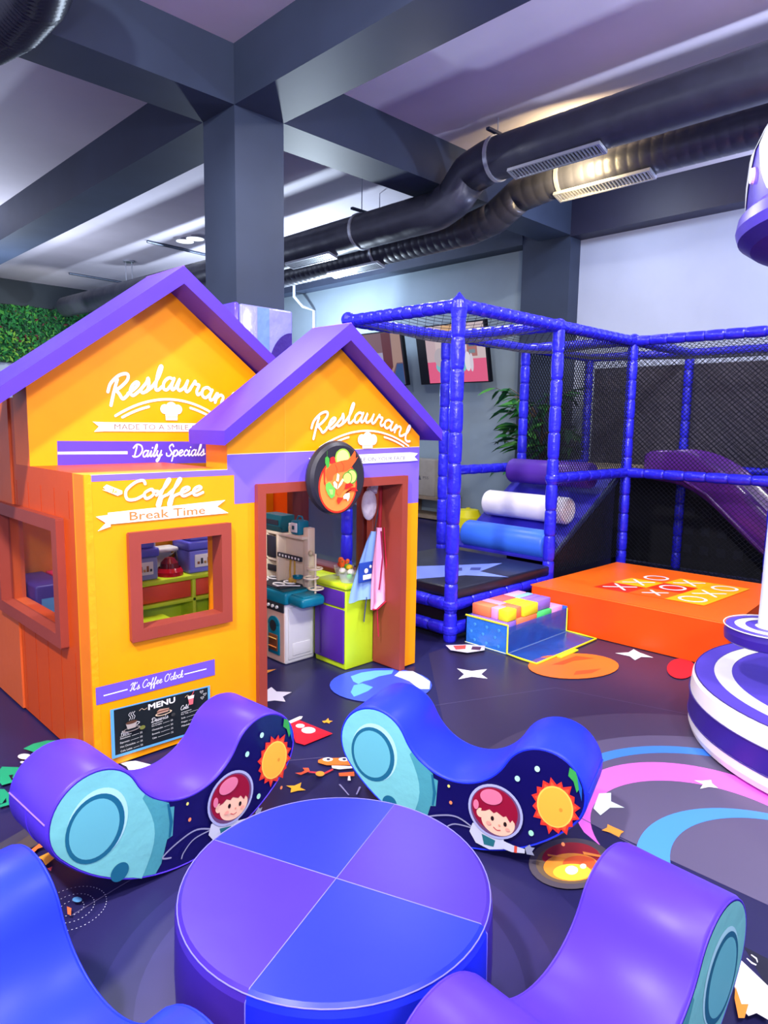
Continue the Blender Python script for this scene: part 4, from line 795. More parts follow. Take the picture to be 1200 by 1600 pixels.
        Ds.ell(hc[0]-.015, hc[1]+.052, .040, .028, prn((228, 120, 150)), rot=.2); Ds.ell(hc[0]-.068, hc[1]+.01, .010, .018, prn((228, 120, 150)))
        # keep the prints inside the panel
        Ds.build('side_print', fp, local=True)
        b = MB(); b.tube([P3(*inset(i, .006), n0+sg*-.001) for i in range(N)], .0028, vinyl((200, 200, 230)) if False else skin, 5, close=True); b.build('piping', T, local=True)
    # seam across the end and along the rim
    ir = min(range(N), key=lambda i: abs(OUT[i][1]-.33)+(0 if OUT[i][0] < -RA-.1 else 9)); s0, z0 = inset(ir, -.0005)
    MB().tube([P3(s0, z0, .012), P3(s0, z0, RW-.012)], .003, vinyl((150, 112, 245)), 5).build('seam', T, local=True)
    b = MB(); b.tube([P3(*inset(i % N, -.0005), RW*.5) for i in range(N-16, N-1)] if 0 else [P3(*inset(i, -.0005), RW*.5) for i in range(N) if OUT[i][0] < -RA-.02 and OUT[i][1] < .33], .0025, skin, 5); b.build('seam', T, local=True)
    ir = min(range(N), key=lambda i: abs(OUT[i][1]-.33)+(0 if OUT[i][0] > RA+.1 else 9)); s0, z0 = inset(ir, -.0005)
    MB().tube([P3(s0, z0, .012), P3(s0, z0, RW-.012)], .003, skin, 5).build('seam', T, local=True)
    return T
RP = vinyl((80, 50, 210), spec=.25, rough=.4, bump=.15, bscale=4, vary=.03); RB = vinyl((34, 54, 234), spec=.25, rough=.4, bump=.15, bscale=4, vary=.03)
rocker('purple foam rocker left behind the table, in front of the menu board', 1.06, 1.998, .065, -.043, RP)
rocker('blue foam rocker with astronaut side print, right behind the round table', 1.802, 1.459, -1.256, -.011, RB)
rocker('purple foam rocker at the bottom right corner of the view', 1.24, .752, PI-.03, .0, RP)
rocker('blue foam rocker at the bottom left corner of the view', .521-.285*math.sin(1.412)*1.0, 1.391-.285*math.cos(1.412), -1.412, -.12, RB)

# ------------------------------------------------------------ round table
TC = (1.06, 1.225); TR, TH = .395, .35
T = thing('round_table', 'round padded play table with alternating blue and purple quarters', 'table', (TC[0], TC[1], 0))
BQ = vinyl((28, 44, 232), spec=.25, rough=.36, bump=.12, bscale=3); PQ = vinyl((64, 39, 156), spec=.25, rough=.36, bump=.12, bscale=3)
a0 = math.atan2(TC[1]-onZ(610, 1257, TH).y, TC[0]-onZ(610, 1257, TH).x)*.5+math.atan2((onZ(382, 1542, TH).y-TC[1]), (onZ(382, 1542, TH).x-TC[0]))*.5
for k in range(4):
    m = (PQ, BQ, PQ, BQ)[k]; a = a0-PI/2*(k+1)+0; n = 20; b = MB()
    A = [a+PI/2*i/n for i in range(n+1)]
    rows = [(TR-.004, .004), (TR, .02), (TR+.004, .18), (TR, TH-.022), (TR-.006, TH-.007), (TR-.016, TH)]
    for (ra, za), (rb, zb) in zip(rows, rows[1:]):
        b.add([(TC[0]+ra*math.cos(t), TC[1]+ra*math.sin(t), za) for t in A]+[(TC[0]+rb*math.cos(t), TC[1]+rb*math.sin(t), zb) for t in A], [(i, i+1, n+2+i, n+1+i) for i in range(n)], m, True)
    b.add([(TC[0]+rows[-1][0]*math.cos(t), TC[1]+rows[-1][0]*math.sin(t), TH) for t in A]+[(TC[0], TC[1], TH)], [(i, i+1, n+1) for i in range(n)], m)
    b.build('quarter_panel', T)
SEAM = vinyl((122, 116, 235))
MB().tube([(TC[0]+(TR-.006)*math.cos(t), TC[1]+(TR-.006)*math.sin(t), TH-.006) for t in [2*PI*i/72 for i in range(72)]], .0018, SEAM, 5, close=True).build('edge_seam', T)
for k in range(2):
    a = a0+PI/2*k; MB().tube([(TC[0]+TR*math.cos(a), TC[1]+TR*math.sin(a), .02), (TC[0]+(TR+.003)*math.cos(a), TC[1]+(TR+.003)*math.sin(a), .18), (TC[0]+TR*math.cos(a), TC[1]+TR*math.sin(a), TH-.02), (TC[0]+(TR-.016)*math.cos(a), TC[1]+(TR-.016)*math.sin(a), TH), (TC[0]-(TR-.016)*math.cos(a), TC[1]-(TR-.016)*math.sin(a), TH), (TC[0]-TR*math.cos(a), TC[1]-TR*math.sin(a), TH-.02), (TC[0]-TR*math.cos(a), TC[1]-TR*math.sin(a), .02)], .0014, SEAM, 5).build('seam', T)

# ------------------------------------------------------------ carousel at the right edge
CX, CY = 3.79, .486
CWH = vinyl((246, 244, 246), rough=.35); CP_ = vinyl((92, 74, 200), rough=.35); CPD = vinyl((54, 32, 140), rough=.35); CLV = vinyl((206, 200, 225), rough=.4)
T = thing('carousel', 'large round carousel with purple and white ringed platform and hanging dome top', 'carousel', (CX, CY, 0))
b = MB(); b.lathe([(.80, .012), (.845, .02), (.856, .05), (.858, .095), (.858, .098), (.858, .205), (.856, .208), (.85, .28), (.838, .298)], (CX, CY, 0), CWH, 96, ms=[CWH, CWH, CWH, CWH, CPD, CPD, CWH, CWH]); 
for r1, r2, m in ((.838, .752, CP_), (.752, .672, CWH), (.672, .50, CP_), (.50, .40, CWH), (.40, .24, CPD), (.24, .001, CWH)): b.lathe([(r1, .298), (r2, .30)], (CX, CY, 0), m, 96)
b.build('platform', T)
for r, z in ((.839, .298), (.860, .207), (.860, .096)): MB().tube([(CX+r*math.cos(t), CY+r*math.sin(t), z) for t in [2*PI*i/90 for i in range(90)]], .003, vinyl((60, 44, 130)), 5, close=True).build('piping', T)
MB().tube([(CX, CY, .30), (CX, CY, 2.5)], .12, CWH, 28).build('mast', T)
b = MB(); b.lathe([(.001, 2.14), (.25, 2.17), (.55, 2.25), (.74, 2.32), (.795, 2.36), (.808, 2.40), (.80, 2.45), (.775, 2.475)], (CX, CY, 0), CPD, 72, ms=[CPD]*4+[CP_]*3); b.build('dome_base', T)
b = MB(); DM = [(.768, 2.475), (.772, 2.60), (.765, 2.72), (.72, 2.83), (.62, 2.93), (.45, 3.01), (.2, 3.05), (.001, 3.06)]; b.lathe(DM, (CX, CY, 0), CP_, 72); dome = b.build('dome', T)
nP = 12
def dr(z):
    for (ra, za), (rb, zb) in zip(DM, DM[1:]):
        if za <= z <= zb: return ra+(rb-ra)*(z-za)/(zb-za)
    return .768
for k in range(nP):
    a0_ = 2*PI*(k+.62)/nP; b = MB(); rows = 14; vs = []
    for j in range(rows+1):
        t = j/rows; z = 2.47+t*.50 if k % 1 == 0 else 0; hw = (PI/nP)*min(1, .04+.96*(t/.62)**.62)*.985; r = dr(min(z, 3.0))+.006
        for q_ in range(5): aa = a0_+hw*(q_-2)/2; vs.append((CX+r*math.cos(aa), CY+r*math.sin(aa), z))
    b.add(vs, [(j*5+i, j*5+i+1, (j+1)*5+i+1, (j+1)*5+i) for j in range(rows) for i in range(4)], mat((238, 246, 250), rough=.4), True); b.build('white_petal', dome)
for k in range(nP):
    a = 2*PI*(k+1.12)/nP; r = dr(2.60)+.004; c = Vector((CX+r*math.cos(a), CY+r*math.sin(a), 2.60)); n_ = Vector((math.cos(a), math.sin(a), 0)); t_ = Vector((-math.sin(a), math.cos(a), 0)); b = MB()
    b.add([c+n_*.012+t_*.022*math.cos(q_*PI/8)+Vector((0, 0, .032*math.sin(q_*PI/8))) for q_ in range(16)], [list(range(16))], mat((255, 236, 250), emit=2.2, vary=0))
    b.add([c+t_*.026*math.cos(q_*PI/8)+Vector((0, 0, .037*math.sin(q_*PI/8))) for q_ in range(16)]+[c+n_*.012+t_*.022*math.cos(q_*PI/8)+Vector((0, 0, .032*math.sin(q_*PI/8))) for q_ in range(16)], [(i, (i+1) % 16, 16+(i+1) % 16, 16+i) for i in range(16)], mat((240, 190, 230)))
    b.build('bulb', dome)
HX, HY = 3.43, .916
S2 = thing('disc_swing', 'hanging disc seat with purple and white rings on thick white padded pole', 'swing', (HX, HY, .52))
b = MB(); b.lathe([(.001, .525), (.185, .525), (.20, .535), (.203, .57), (.197, .60)], (HX, HY, 0), CPD, 40); 
for r1, r2, m in ((.197, .160, CP_), (.160, .115, CWH), (.115, .075, CP_), (.075, .001, CWH)): b.lathe([(r1, .60), (r2, .602)], (HX, HY, 0), m, 40)
b.build('disc', S2)
b = MB(); b.tube([(HX, HY, .60), (HX, HY, .95), (HX+.01, HY-.005, 1.6), (HX+.02, HY-.015, 2.28)], [.064, .060, .058, .056], vinyl((222, 232, 240), rough=.4), 24); b.build('pole', S2)
MB().tube([(HX+.205*math.cos(t), HY+.205*math.sin(t), .601) for t in [2*PI*i/40 for i in range(40)]], .003, CWH, 5, close=True).build('piping', S2)

# ------------------------------------------------------------ orange game block
OB = [(4.42, 2.86), (4.45, 1.42), (5.83, 1.52), (5.76, 2.84)]; OH = .30
OBm = vinyl((255, 104, 12), bump=.35, bscale=3); OBs = vinyl((250, 84, 8), bump=.35, bscale=3)
T = thing('game_block', 'large orange padded block with noughts and crosses board printed on top', 'padded block', (5.1, 2.1, 0))
b = MB(); b.prism(OB, 'z', .005, OH, OBm, OBs); o = b.build('block', T); m = o.modifiers.new('soft', 'BEVEL'); m.width = .018; m.segments = 3
MB().tube([(p[0], p[1], OH-.003) for p in OB], .004, vinyl((255, 130, 40)), 5, close=True).build('edge_seam', T)
D = Decal(lambda u, v, h: Vector((u, v, OH+h)), .0012, .0004)
q00, q10, q11, q01 = [onZ(*p, OH) for p in ((927, 917), (1100, 947), (1172, 921), (1014, 897))]
def bl(u, v): return q00.lerp(q10, u).lerp(q01.lerp(q11, u), v)
YL = prn((255, 190, 10)); RO = prn((226, 50, 6)); YO = prn((255, 176, 10))
for i in range(3):
    for j in range(3):
        c = YL if (i+j) % 2 == (0 if True else 1) else RO
        c = {(0, 0): None, (0, 1): YL, (0, 2): None, (1, 0): None, (1, 1): RO, (1, 2): YL, (2, 0): YL, (2, 1): YL, (2, 2): YO}[(i, j)]
        P = [bl(u/3, v/3) for u, v in ((i, j), (i+1, j), (i+1, j+1), (i, j+1))]
        if c: D.poly([(p.x, p.y) for p in P], c)
        else: D.poly([(p.x, p.y) for p in P], RO if (i, j) == (0, 0) else OBm)
syms = {(0, 0): 'X', (0, 1): 'X', (0, 2): 'O', (1, 0): 'x', (1, 1): 'O', (1, 2): 'X', (2, 0): 'O', (2, 1): 'X', (2, 2): 'O'}
for (i, j), ch in syms.items():
    cu, cv = (i+.5)/3, (j+.5)/3; s = .100 if ch != 'x' else .075
    if ch in 'Xx':
        for a, c in (((-1, -1), (1, 1)), ((-1, 1), (1, -1))):
            p, q_ = bl(cu+a[0]*s, cv+a[1]*s), bl(cu+c[0]*s, cv+c[1]*s); D.stroke([(p.x, p.y), (q_.x, q_.y)], .022, WHITE, smooth=False)
    else:
        P = [bl(cu+s*math.cos(t)*1.05, cv+s*math.sin(t)*1.05) for t in [2*PI*k/24 for k in range(25)]]; D.stroke([(p.x, p.y) for p in P], .022, WHITE, smooth=False)
D.h += D.dh; D.build('board_print', T)

# ------------------------------------------------------------ play frame
X0, X1, X2, X3, Y0, Y1, ZT, ZM = 3.60, 4.83, 6.10, 7.38, 2.97, 4.06, 2.28, 1.085
NET = mat((22, 24, 32), rough=.8, vary=0, spec=.15); NETL = mat((52, 52, 66), rough=.8, vary=0, spec=.15)
F = thing('climbing_frame', 'blue foam-sleeved climbing frame with black safety nets by the back wall', 'climbing frame', (5.4, 3.2, 0))
def sleeve(name, p0, p1, r=.047, seg=.19, parent=F, tie=True):
    p0, p1 = Vector(p0), Vector(p1); L = (p1-p0).length; n = max(1, round(L/seg)); pts = []; rs = []
    for k in range(n):
        for q_, f in ((0, .80), (.03, .93), (.12, .99), (.5, 1.03), (.88, .99), (.97, .93)): pts.append(p0.lerp(p1, (k+q_)/n)); rs.append(r*f*(1+.02*math.sin(k*2.7+q_*5)))
    pts.append(p1); rs.append(r*.80)
    b = MB(); b.tube(pts, rs, BLUEF, 12)
    if tie:
        for k in range(n): b.tube([p0.lerp(p1, (k+.5)/n-.0+(.5)/n-.002/L), p0.lerp(p1, (k+1)/n+.002/L)], r*.86, mat((24, 22, 120), rough=.4), 10)
    return b.build(name, parent)
def knot(p, r=.062): return MB().ball(p, r, BLUEF, n=8).build('joint_cap', F)
for (x, y, z0) in ((X0, Y0, 0), (X1, Y0, 0), (X2, Y0, 0), (X3, Y0, 0), (X0, Y1, 0), (X1-.07, Y1, 0), (X2-.1, Y1, 0), (X3-.1, Y1, 0), (X2, .45, 0), (X3, .45, 0), (X2, 1.70, 0)):
    sleeve('post', (x, y, z0), (x, y, ZT), seg=.215 if x < 5 else .17)
def bar(a, c, z, seg=.10, name='top_bar', r=.045): sleeve(name, (a[0], a[1], z), (c[0], c[1], z), r, seg)
for a, c in (((X0, Y0), (X1, Y0)), ((X1, Y0), (X2, Y0)), ((X2, Y0), (X3, Y0)), ((X0, Y1), (X1-.07, Y1)), ((X1-.07, Y1), (X2-.1, Y1)), ((X2-.1, Y1), (X3-.1, Y1)), ((X0, Y0), (X0, Y1)), ((X1, Y0), (X1-.07, Y1)), ((X2, Y0), (X2-.1, Y1)), ((X3, Y0), (X3-.1, Y1)), ((X2, Y0), (X2, 1.7)), ((X2, 1.7), (X2, .45)), ((X3, Y0), (X3, .45))):
    bar(a, c, ZT, seg=.10 if a[0] < 6 else .16)
for a, c in (((X1, Y0), (X2, Y0)), ((X2, Y0), (X2, 1.7)), ((X2, 1.7), (X2, .45)), ((X1-.07, Y1), (X2-.1, Y1)), ((X2-.1, Y1), (X3-.1, Y1)), ((X3, Y0), (X3, .45))): bar(a, c, ZM, .19, 'middle_bar')
for z in (.26, .085):
    for a, c in (((X0, Y0), (X1, Y0)), ((X0, Y0), (X0, Y1)), ((X0, Y1), (X1-.07, Y1))): bar(a, c, z, .19, 'low_bar')
MB().lathe([(.050, -.08), (.058, -.02), (.050, .03), (.001, .085)], (X0, Y0, ZT), BLUEF, 12).build('joint_cap', F)
for p in ( (X0, Y1, ZT+.01), (X2, Y0, ZT+.01), (X1, Y0, ZT), (X2, Y0, ZM), (X1, Y0, ZM), (X0, Y0, .26), (X0, Y0, .085)): knot(p, .058)
def net(P, U, V, nu, nv, m, th, name='safety_net', sag=0, zig=.5):
    """knotted mesh of zigzag strands over the parallelogram P + U + V"""
    P, U, V = Vector(P), Vector(U), Vector(V); N_ = U.cross(V).normalized(); b = MB(); du, dv = 1/nu, 1/nv
    for i in range(nu):
        pts = []
        for j in range(nv+1):
            u = (i+.5+((zig if j % 2 else -zig)*(1 if i % 2 else -1)))*du; v = j*dv
            pts.append(P+U*min(1, max(0, u))+V*v-Vector((0, 0, 1))*sag*4*(u*(1-u))*(v*(1-v))*4)
        vs = []
        for j, p in enumerate(pts):
            d = (pts[min(j+1, nv)]-pts[max(j-1, 0)]).normalized(); w = d.cross(N_).normalized()
            vs += [p+w*th, p-w*th*.5+N_*th*.86, p-w*th*.5-N_*th*.86]
        b.add(vs, [(j*3+k, j*3+(k+1) % 3, j*3+3+(k+1) % 3, j*3+3+k) for j in range(nv) for k in range(3)], m)
    o = b.build(name, F); o['kind'] = 'stuff'; return o
net((X0, Y0, ZT-.02), (0, Y1-Y0, 0), (X1-X0, 0, 0), 27, 30, NETL, .0022, sag=.12)
net((X1, Y0, ZT-.02), (0, Y1-Y0, 0), (X2-X1, 0, 0), 30, 32, NETL, .0022, sag=.10)
net((X2, .45, ZT-.02), (X3-X2, 0, 0), (0, Y1-.45, 0), 34, 84, NETL, .0022, sag=.10)
net((X1, Y0, ZM), (X2-X1, 0, 0), (0, 0, ZT-ZM), 66, 62, NET, .0040)
net((X1+.02, Y0, .30), (X2-X1, 0, 0), (0, 0, ZM-.32), 62, 40, NET, .0024)
net((X2, .45, ZM), (0, Y0-.45, 0), (0, 0, ZT-ZM), 125, 62, NET, .0036)
net((X2, .45, .02), (0, Y0-.45, 0), (0, 0, ZM-.02), 110, 52, NET, .0024)
net((X3-.02, .45, ZM), (0, Y1-.45, 0), (0, 0, ZT-ZM), 100, 40, NETL, .0055)
net((X1-.05, Y1, ZM), (X3-X1, 0, 0), (0, 0, ZT-ZM), 70, 36, NETL, .003) if 0 else None
net((X2-.08, Y1, ZM), (X3-X2, 0, 0), (0, 0, ZT-ZM), 50, 44, NET, .0055)
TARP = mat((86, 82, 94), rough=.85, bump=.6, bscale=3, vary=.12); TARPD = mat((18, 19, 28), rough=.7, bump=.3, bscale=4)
b = MB(); b.box(X3+.03, X3+.05, .2, Y1, ZM, 2.17, TARP); b.build('dark_curtain', F)
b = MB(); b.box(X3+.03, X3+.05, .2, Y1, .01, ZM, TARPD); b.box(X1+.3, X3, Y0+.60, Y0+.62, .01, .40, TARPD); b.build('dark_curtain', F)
# patches faintly seen on the lower curtain
b = MB()
for i in range(12):
    for j in range(4): b.box(X3+.022, X3+.03, .95+i*.17, 1.04+i*.17, .18+j*.20, .27+j*.20, mat((32, 34, 46), rough=.8))
o = b.build('curtain_patches', F); o['kind'] = 'stuff'
# entry deck with star mat
MT = mat((26, 28, 44), rough=.32, bump=.35, bscale=3, vary=.05)
dk = MB().rbox(X0+.02, X1-.02, Y0-.03, Y1+.02, .30, .378, MT, .012).build('deck_mat', F)
D = Decal(lambda u, v, h: Vector((u, v, .378+h)))
c = onZ(725, 888, .378); st = [onZ(*p, .378) for p in ((648, 885), (716, 883), (785, 880), (750, 893), (795, 902), (728, 899), (648, 905))]
D.poly([(p.x, p.y) for p in st], prn((120, 140, 225), .35)); D.poly([(p.x, p.y) for p in [onZ(*q_, .378) for q_ in ((700, 889), (722, 887), (722, 892), (700, 892))]], prn((60, 70, 140)))
D.poly([(p.x, p.y) for p in [onZ(*q_, .378) for q_ in ((736, 887), (752, 887), (750, 891), (734, 891))]], prn((60, 70, 140))); D.build('star_print', dk)
MB().box(X0+.03, X1-.03, Y0+.05, Y0+.06, .01, .22, BLACK).box(X0+.04, X0+.05, Y0+.05, Y1, .01, .22, BLACK).build('skirt', F)
MB().rbox(X2+.0, X3, Y0+.03, Y1+.02, ZM-.06, ZM+.01, mat((150, 135, 110), rough=.6), .01).build('upper_deck', F)
# roller climb
RC = thing('roller_climb', 'sloping climb of blue, white and purple padded rollers inside the frame', 'roller climb', (5.4, 3.5, .3))
RAMPB = vinyl((44, 38, 170), rough=.4, bump=.3); RAMPD = mat((22, 24, 40), rough=.5, bump=.2)
b = MB(); b.prism([(4.90, .382), (4.90, .40), (6.0, 1.065), (6.0, 1.0), (5.0, .382)], 'y', Y0+.045, Y1-.04, RAMPD, RAMPB); b.build('ramp', RC)
MB().prism([(4.92, .40), (4.92, .43), (6.0, 1.055), (6.0, 1.0)], 'y', Y0+.02, Y0+.045, mat((34, 44, 88), rough=.5)).build('edge_strip', RC)
MB().prism([(4.95, .02), (4.95, .40), (6.0, .99), (6.0, .02)], 'y', Y0+.05, Y0+.06, RAMPD).build('side_cover', RC)
def roller(x, z, rgb, r=.118):
    b = MB(); m = vinyl(rgb, rough=.38, bump=.12); L0, L1 = Y0+.10, Y1-.12
    b.tube([(x, L0, z), (x, L0+.004, z), (x, L0+.02, z), (x, L1-.02, z), (x, L1-.004, z), (x, L1, z)], [r*.8, r*.93, r, r, r*.93, r*.8], m, 28); return b.build('roller', RC)
roller(4.99, .508, (56, 112, 236), .124); roller(5.29, .775, (240, 236, 240)); roller(5.66, 1.065, (88, 48, 165))
# slide
SL = vinyl((92, 40, 138), rough=.24, bump=.08, coat=.4)
T = thing('slide', 'glossy dark purple moulded slide behind the net on the right', 'slide', (6.75, 2.2, 0))
path = [(3.10, 1.03), (2.85, 1.03), (2.62, 1.00), (2.40, .88), (2.15, .66), (1.80, .34), (1.55, .20), (1.25, .14), (.95, .13)]
prof = [(-.30, -.03), (-.30, .24), (-.285, .275), (-.25, .28), (-.23, .25), (-.19, .06), (-.12, .01), (0, 0), (.12, .01), (.19, .06), (.23, .25), (.25, .28), (.285, .275), (.30, .24), (.30, -.03), (.2, -.05), (0, -.06), (-.2, -.05)]
def hmul(i): return (.82, 1, 1.05, 1.05, 1, .95, .9, .75, .5)[i]
b = MB(); vs = []; n = len(prof)
for i, (y, z) in enumerate(path):
    a, c = path[max(i-1, 0)], path[min(i+1, len(path)-1)]; d = Vector((0, c[0]-a[0], c[1]-a[1])).normalized(); nn = Vector((0, -d.z, d.y)); nn = nn if nn.z > 0 else -nn
    for u, h in prof: vs.append(Vector((6.85+u, y, z))+nn*h*hmul(i))
b.add(vs, [(i*n+k, i*n+(k+1) % n, (i+1)*n+(k+1) % n, (i+1)*n+k) for i in range(len(path)-1) for k in range(n)], SL, True); b.add(vs[:n], [list(range(n))], SL); b.add(vs[-n:], [list(range(n))], SL)
o = b.build('chute', T, merge=True); m = o.modifiers.new('sub', 'SUBSURF'); m.levels = 1; m.render_levels = 2
b = MB(); b.tube([(6.545, y, z+.02) for y, z in path], .014, vinyl((104, 56, 140), rough=.2), 8); b.build('side_rib', T)

# ------------------------------------------------------------ bag of foam blocks
T = thing('block_bag', 'open clear blue zip bag with yellow piping holding foam blocks', 'bag', (4.03, 2.7, 0))
BX0, BX1, BY0, BY1, BH = 3.66, 4.40, 2.53, 2.88, .20
BV = mat((50, 120, 220), rough=.2, bump=.6, bscale=12, coat=.4); CVB = mat((40, 90, 190), rough=.12, bump=.9, bscale=10, alpha=.62, key='cvb', coat=.4); YPI = mat((235, 235, 40), rough=.5)
b = MB(); b.box(BX0, BX0+.008, BY0, BY1, 0, BH, BV); b.box(BX0, BX1, BY1-.008, BY1, 0, BH, BV); b.box(BX1-.008, BX1, BY0, BY1, 0, BH, BV); b.box(BX0, BX1, BY0, BY1, .003, .010, BV); b.build('shell', T)
MB().box(BX0+.008, BX1-.008, BY0, BY0+.006, .004, BH-.015, CVB).build('clear_window', T)
b = MB(); n = 10; vs = []
for i in range(n+1):
    for (dy, z) in ((0, .012), (-.08, .016+.006*math.sin(i)), (-.17, .008+.004*math.cos(i*1.7)), (-.24, .006)): vs.append((BX0+(BX1-BX0)*i/n-.005, BY0+dy+.05*(i/n)*(-dy/.24)*0, z))
b.add(vs, [(i*4+k, i*4+k+1, (i+1)*4+k+1, (i+1)*4+k) for i in range(n) for k in range(3)], CVB, True); b.build('front_flap', T)
b = MB(); r = .007
b.tube([(BX0, BY1, BH), (BX0, BY0, BH), (BX0, BY0, .01), (BX0-.02, BY0-.12, .012), (BX0-.02, BY0-.24, .01), (BX0+.3, BY0-.245, .012), (BX1+.0, BY0-.24, .01), (BX1+.0, BY0-.10, .014), (BX1, BY0, .015), (BX1, BY0, BH-.02), (BX1, BY1, BH)], r, YPI, 8); b.build('piping', T)
b = MB(); b.tube([(BX0, BY1, .008), (BX0, BY0, .008), (BX1, BY0, .008)], .004, mat((220, 235, 190)), 6); b.build('piping', T)
MB().rbox(BX0+.20, BX0+.42, BY0-.285, BY0-.25, .003, .016, YPI, .004).build('handle', T)
b = MB()
for i in range(3):
    for j in range(3): b.ball((BX0-.001, BY0+.07+i*.10+(j % 2)*.03, .04+j*.055), .012, mat((70, 150, 235), rough=.4), sx=.15, n=5)
b.build('bag_print', T)['kind'] = 'stuff'
FB = dict(o=(255, 128, 82), p=(252, 160, 215), y=(250, 235, 40), v=(150, 110, 215), g=(80, 215, 110), r=(240, 96, 96), b=(140, 190, 250))
NM = dict(o='orange', p='pink', y='yellow', v='purple', g='green', r='coral red', b='light blue')
L1, L2 = .185, .262
blocks = [  # x0,x1,y0,y1,z,colour,where
 (3.685, 3.80, 2.56, 2.86, L1-.055, 'v', 'lower layer left, lying lengthwise'), (3.81, 4.05, 2.56, 2.66, L1-.055, 'o', 'lower layer front, beside the green one'), (4.055, 4.24, 2.56, 2.66, L1-.055, 'g', 'lower layer front'), (4.245, 4.385, 2.56, 2.68, L1-.055, 'p', 'lower layer front right corner'),
 (3.81, 4.05, 2.67, 2.86, L1-.055, 'b', 'lower layer middle'), (4.055, 4.24, 2.67, 2.86, L1-.055, 'y', 'lower layer middle right'), (4.245, 4.385, 2.69, 2.86, L1-.055, 'v', 'lower layer back right'),
 (3.70, 3.80, 2.56, 2.64, L2-.055, 'y', 'top layer front left corner, small cube'), (3.70, 3.80, 2.645, 2.70, L2-.055, 'p', 'top layer left, behind the yellow cube'), (3.70, 3.80, 2.705, 2.86, L2-.055, 'o', 'top layer left back'),
 (3.805, 3.885, 2.58, 2.70, L2-.055, 'o', 'top layer between the two yellow ones'), (3.89, 4.06, 2.56, 2.66, L2-.055, 'y', 'top layer front centre, the bigger one'), (4.065, 4.25, 2.58, 2.66, L2-.055, 'v', 'top layer front right'),
 (3.805, 3.885, 2.705, 2.86, L2-.055, 'p', 'top layer back left of centre'), (3.89, 4.06, 2.665, 2.74, L2-.055, 'y', 'top layer centre, second row'), (3.89, 4.06, 2.745, 2.86, L2-.055, 'r', 'top layer back centre'), (4.065, 4.25, 2.665, 2.72, L2-.055, 'v', 'top layer right, second row'), (4.065, 4.25, 2.725, 2.78, L2-.055, 'b', 'top layer right, third row'), (4.065, 4.25, 2.785, 2.86, L2-.055, 'p', 'top layer back right')]
for (a, c, d_, e, z, k, w_) in blocks:
    o = MB().rbox(a, c, d_, e, z, z+.075, mat(FB[k], rough=.7, vary=.03), .004, 1).build('foam_block'); tag(o, '%s foam block in the blue bag, %s' % (NM[k], w_), 'foam block', 'foam blocks in the blue bag')

# ------------------------------------------------------------ screens, plant and shelf at the back wall
def tv(label, ya, yb, z0, z1, paint):
    T = thing('wall_screen', label, 'screen', (8.2, (ya+yb)/2, (z0+z1)/2), 0, 'screens on the back wall')
    t = math.radians(12); x0 = 8.12
    def M(u, v, h): return Vector((x0-math.sin(t)*v-math.cos(t)*h, yb-u, z0+math.cos(t)*v-math.sin(t)*h))
    W_, H_ = yb-ya, (z1-z0)/math.cos(t); b = MB()
    P = [(0, 0), (W_, 0), (W_, H_), (0, H_)]
    b.add([M(u, v, .0) for u, v in P]+[M(u, v, -.07) for u, v in P], [(0, 1, 2, 3), (7, 6, 5, 4), (0, 4, 5, 1), (1, 5, 6, 2), (2, 6, 7, 3), (3, 7, 4, 0)], mat((14, 15, 22), rough=.3)); b.build('casing', T)
    D = Decal(lambda u, v, h: M(.13*W_+u*.86, v, h), .003, .001); paint(D, W_, H_); D.build('picture', T)
    MB().tube([M(W_/2, H_/2, -.07), (8.57, (ya+yb)/2, (z0+z1)/2)], .04, BLACK, 8).build('wall_bracket', T)
def e(rgb, s=.75):
    m = mat(rgb, rough=.2, vary=0, emit=s*1.05, key='screen'); m.node_tree.nodes['Principled BSDF'].inputs['Base Color'].default_value = (.01, .01, .01, 1); return m
def pic2(D, w, h):
    R_ = lambda x0, y0, x1, y1, c: D.poly([(x0*w, y0*h), (x1*w, y0*h), (x1*w, y1*h), (x0*w, y1*h)], c)
    R_(.015, .02, .985, .98, e((206, 186, 190))); R_(.015, .02, .985, .40, e((226, 96, 136))); R_(.30, .40, .50, .98, e((222, 176, 130))); R_(.50, .55, .78, .92, e((230, 210, 214))); R_(.015, .38, .18, .95, e((196, 170, 178)))
    D.ell(.42*w, .30*h, .26*w, .17*h, e((120, 190, 205))); D.poly([(.58*w, .36*h), (.68*w, .46*h), (.76*w, .40*h), (.62*w, .28*h)], e((120, 190, 205))); R_(.70, .44, .86, .74, e((170, 110, 110))); R_(.73, .60, .83, .66, e((90, 110, 130))); R_(.73, .49, .83, .55, e((120, 140, 150)))
    D.ell(.70*w, .36*h, .05*w, .16*h, e((226, 220, 232))); D.ell(.76*w, .34*h, .028*w, .15*h, e((214, 206, 222))); D.ell(.25*w, .45*h, .10*w, .16*h, e((180, 170, 180)))
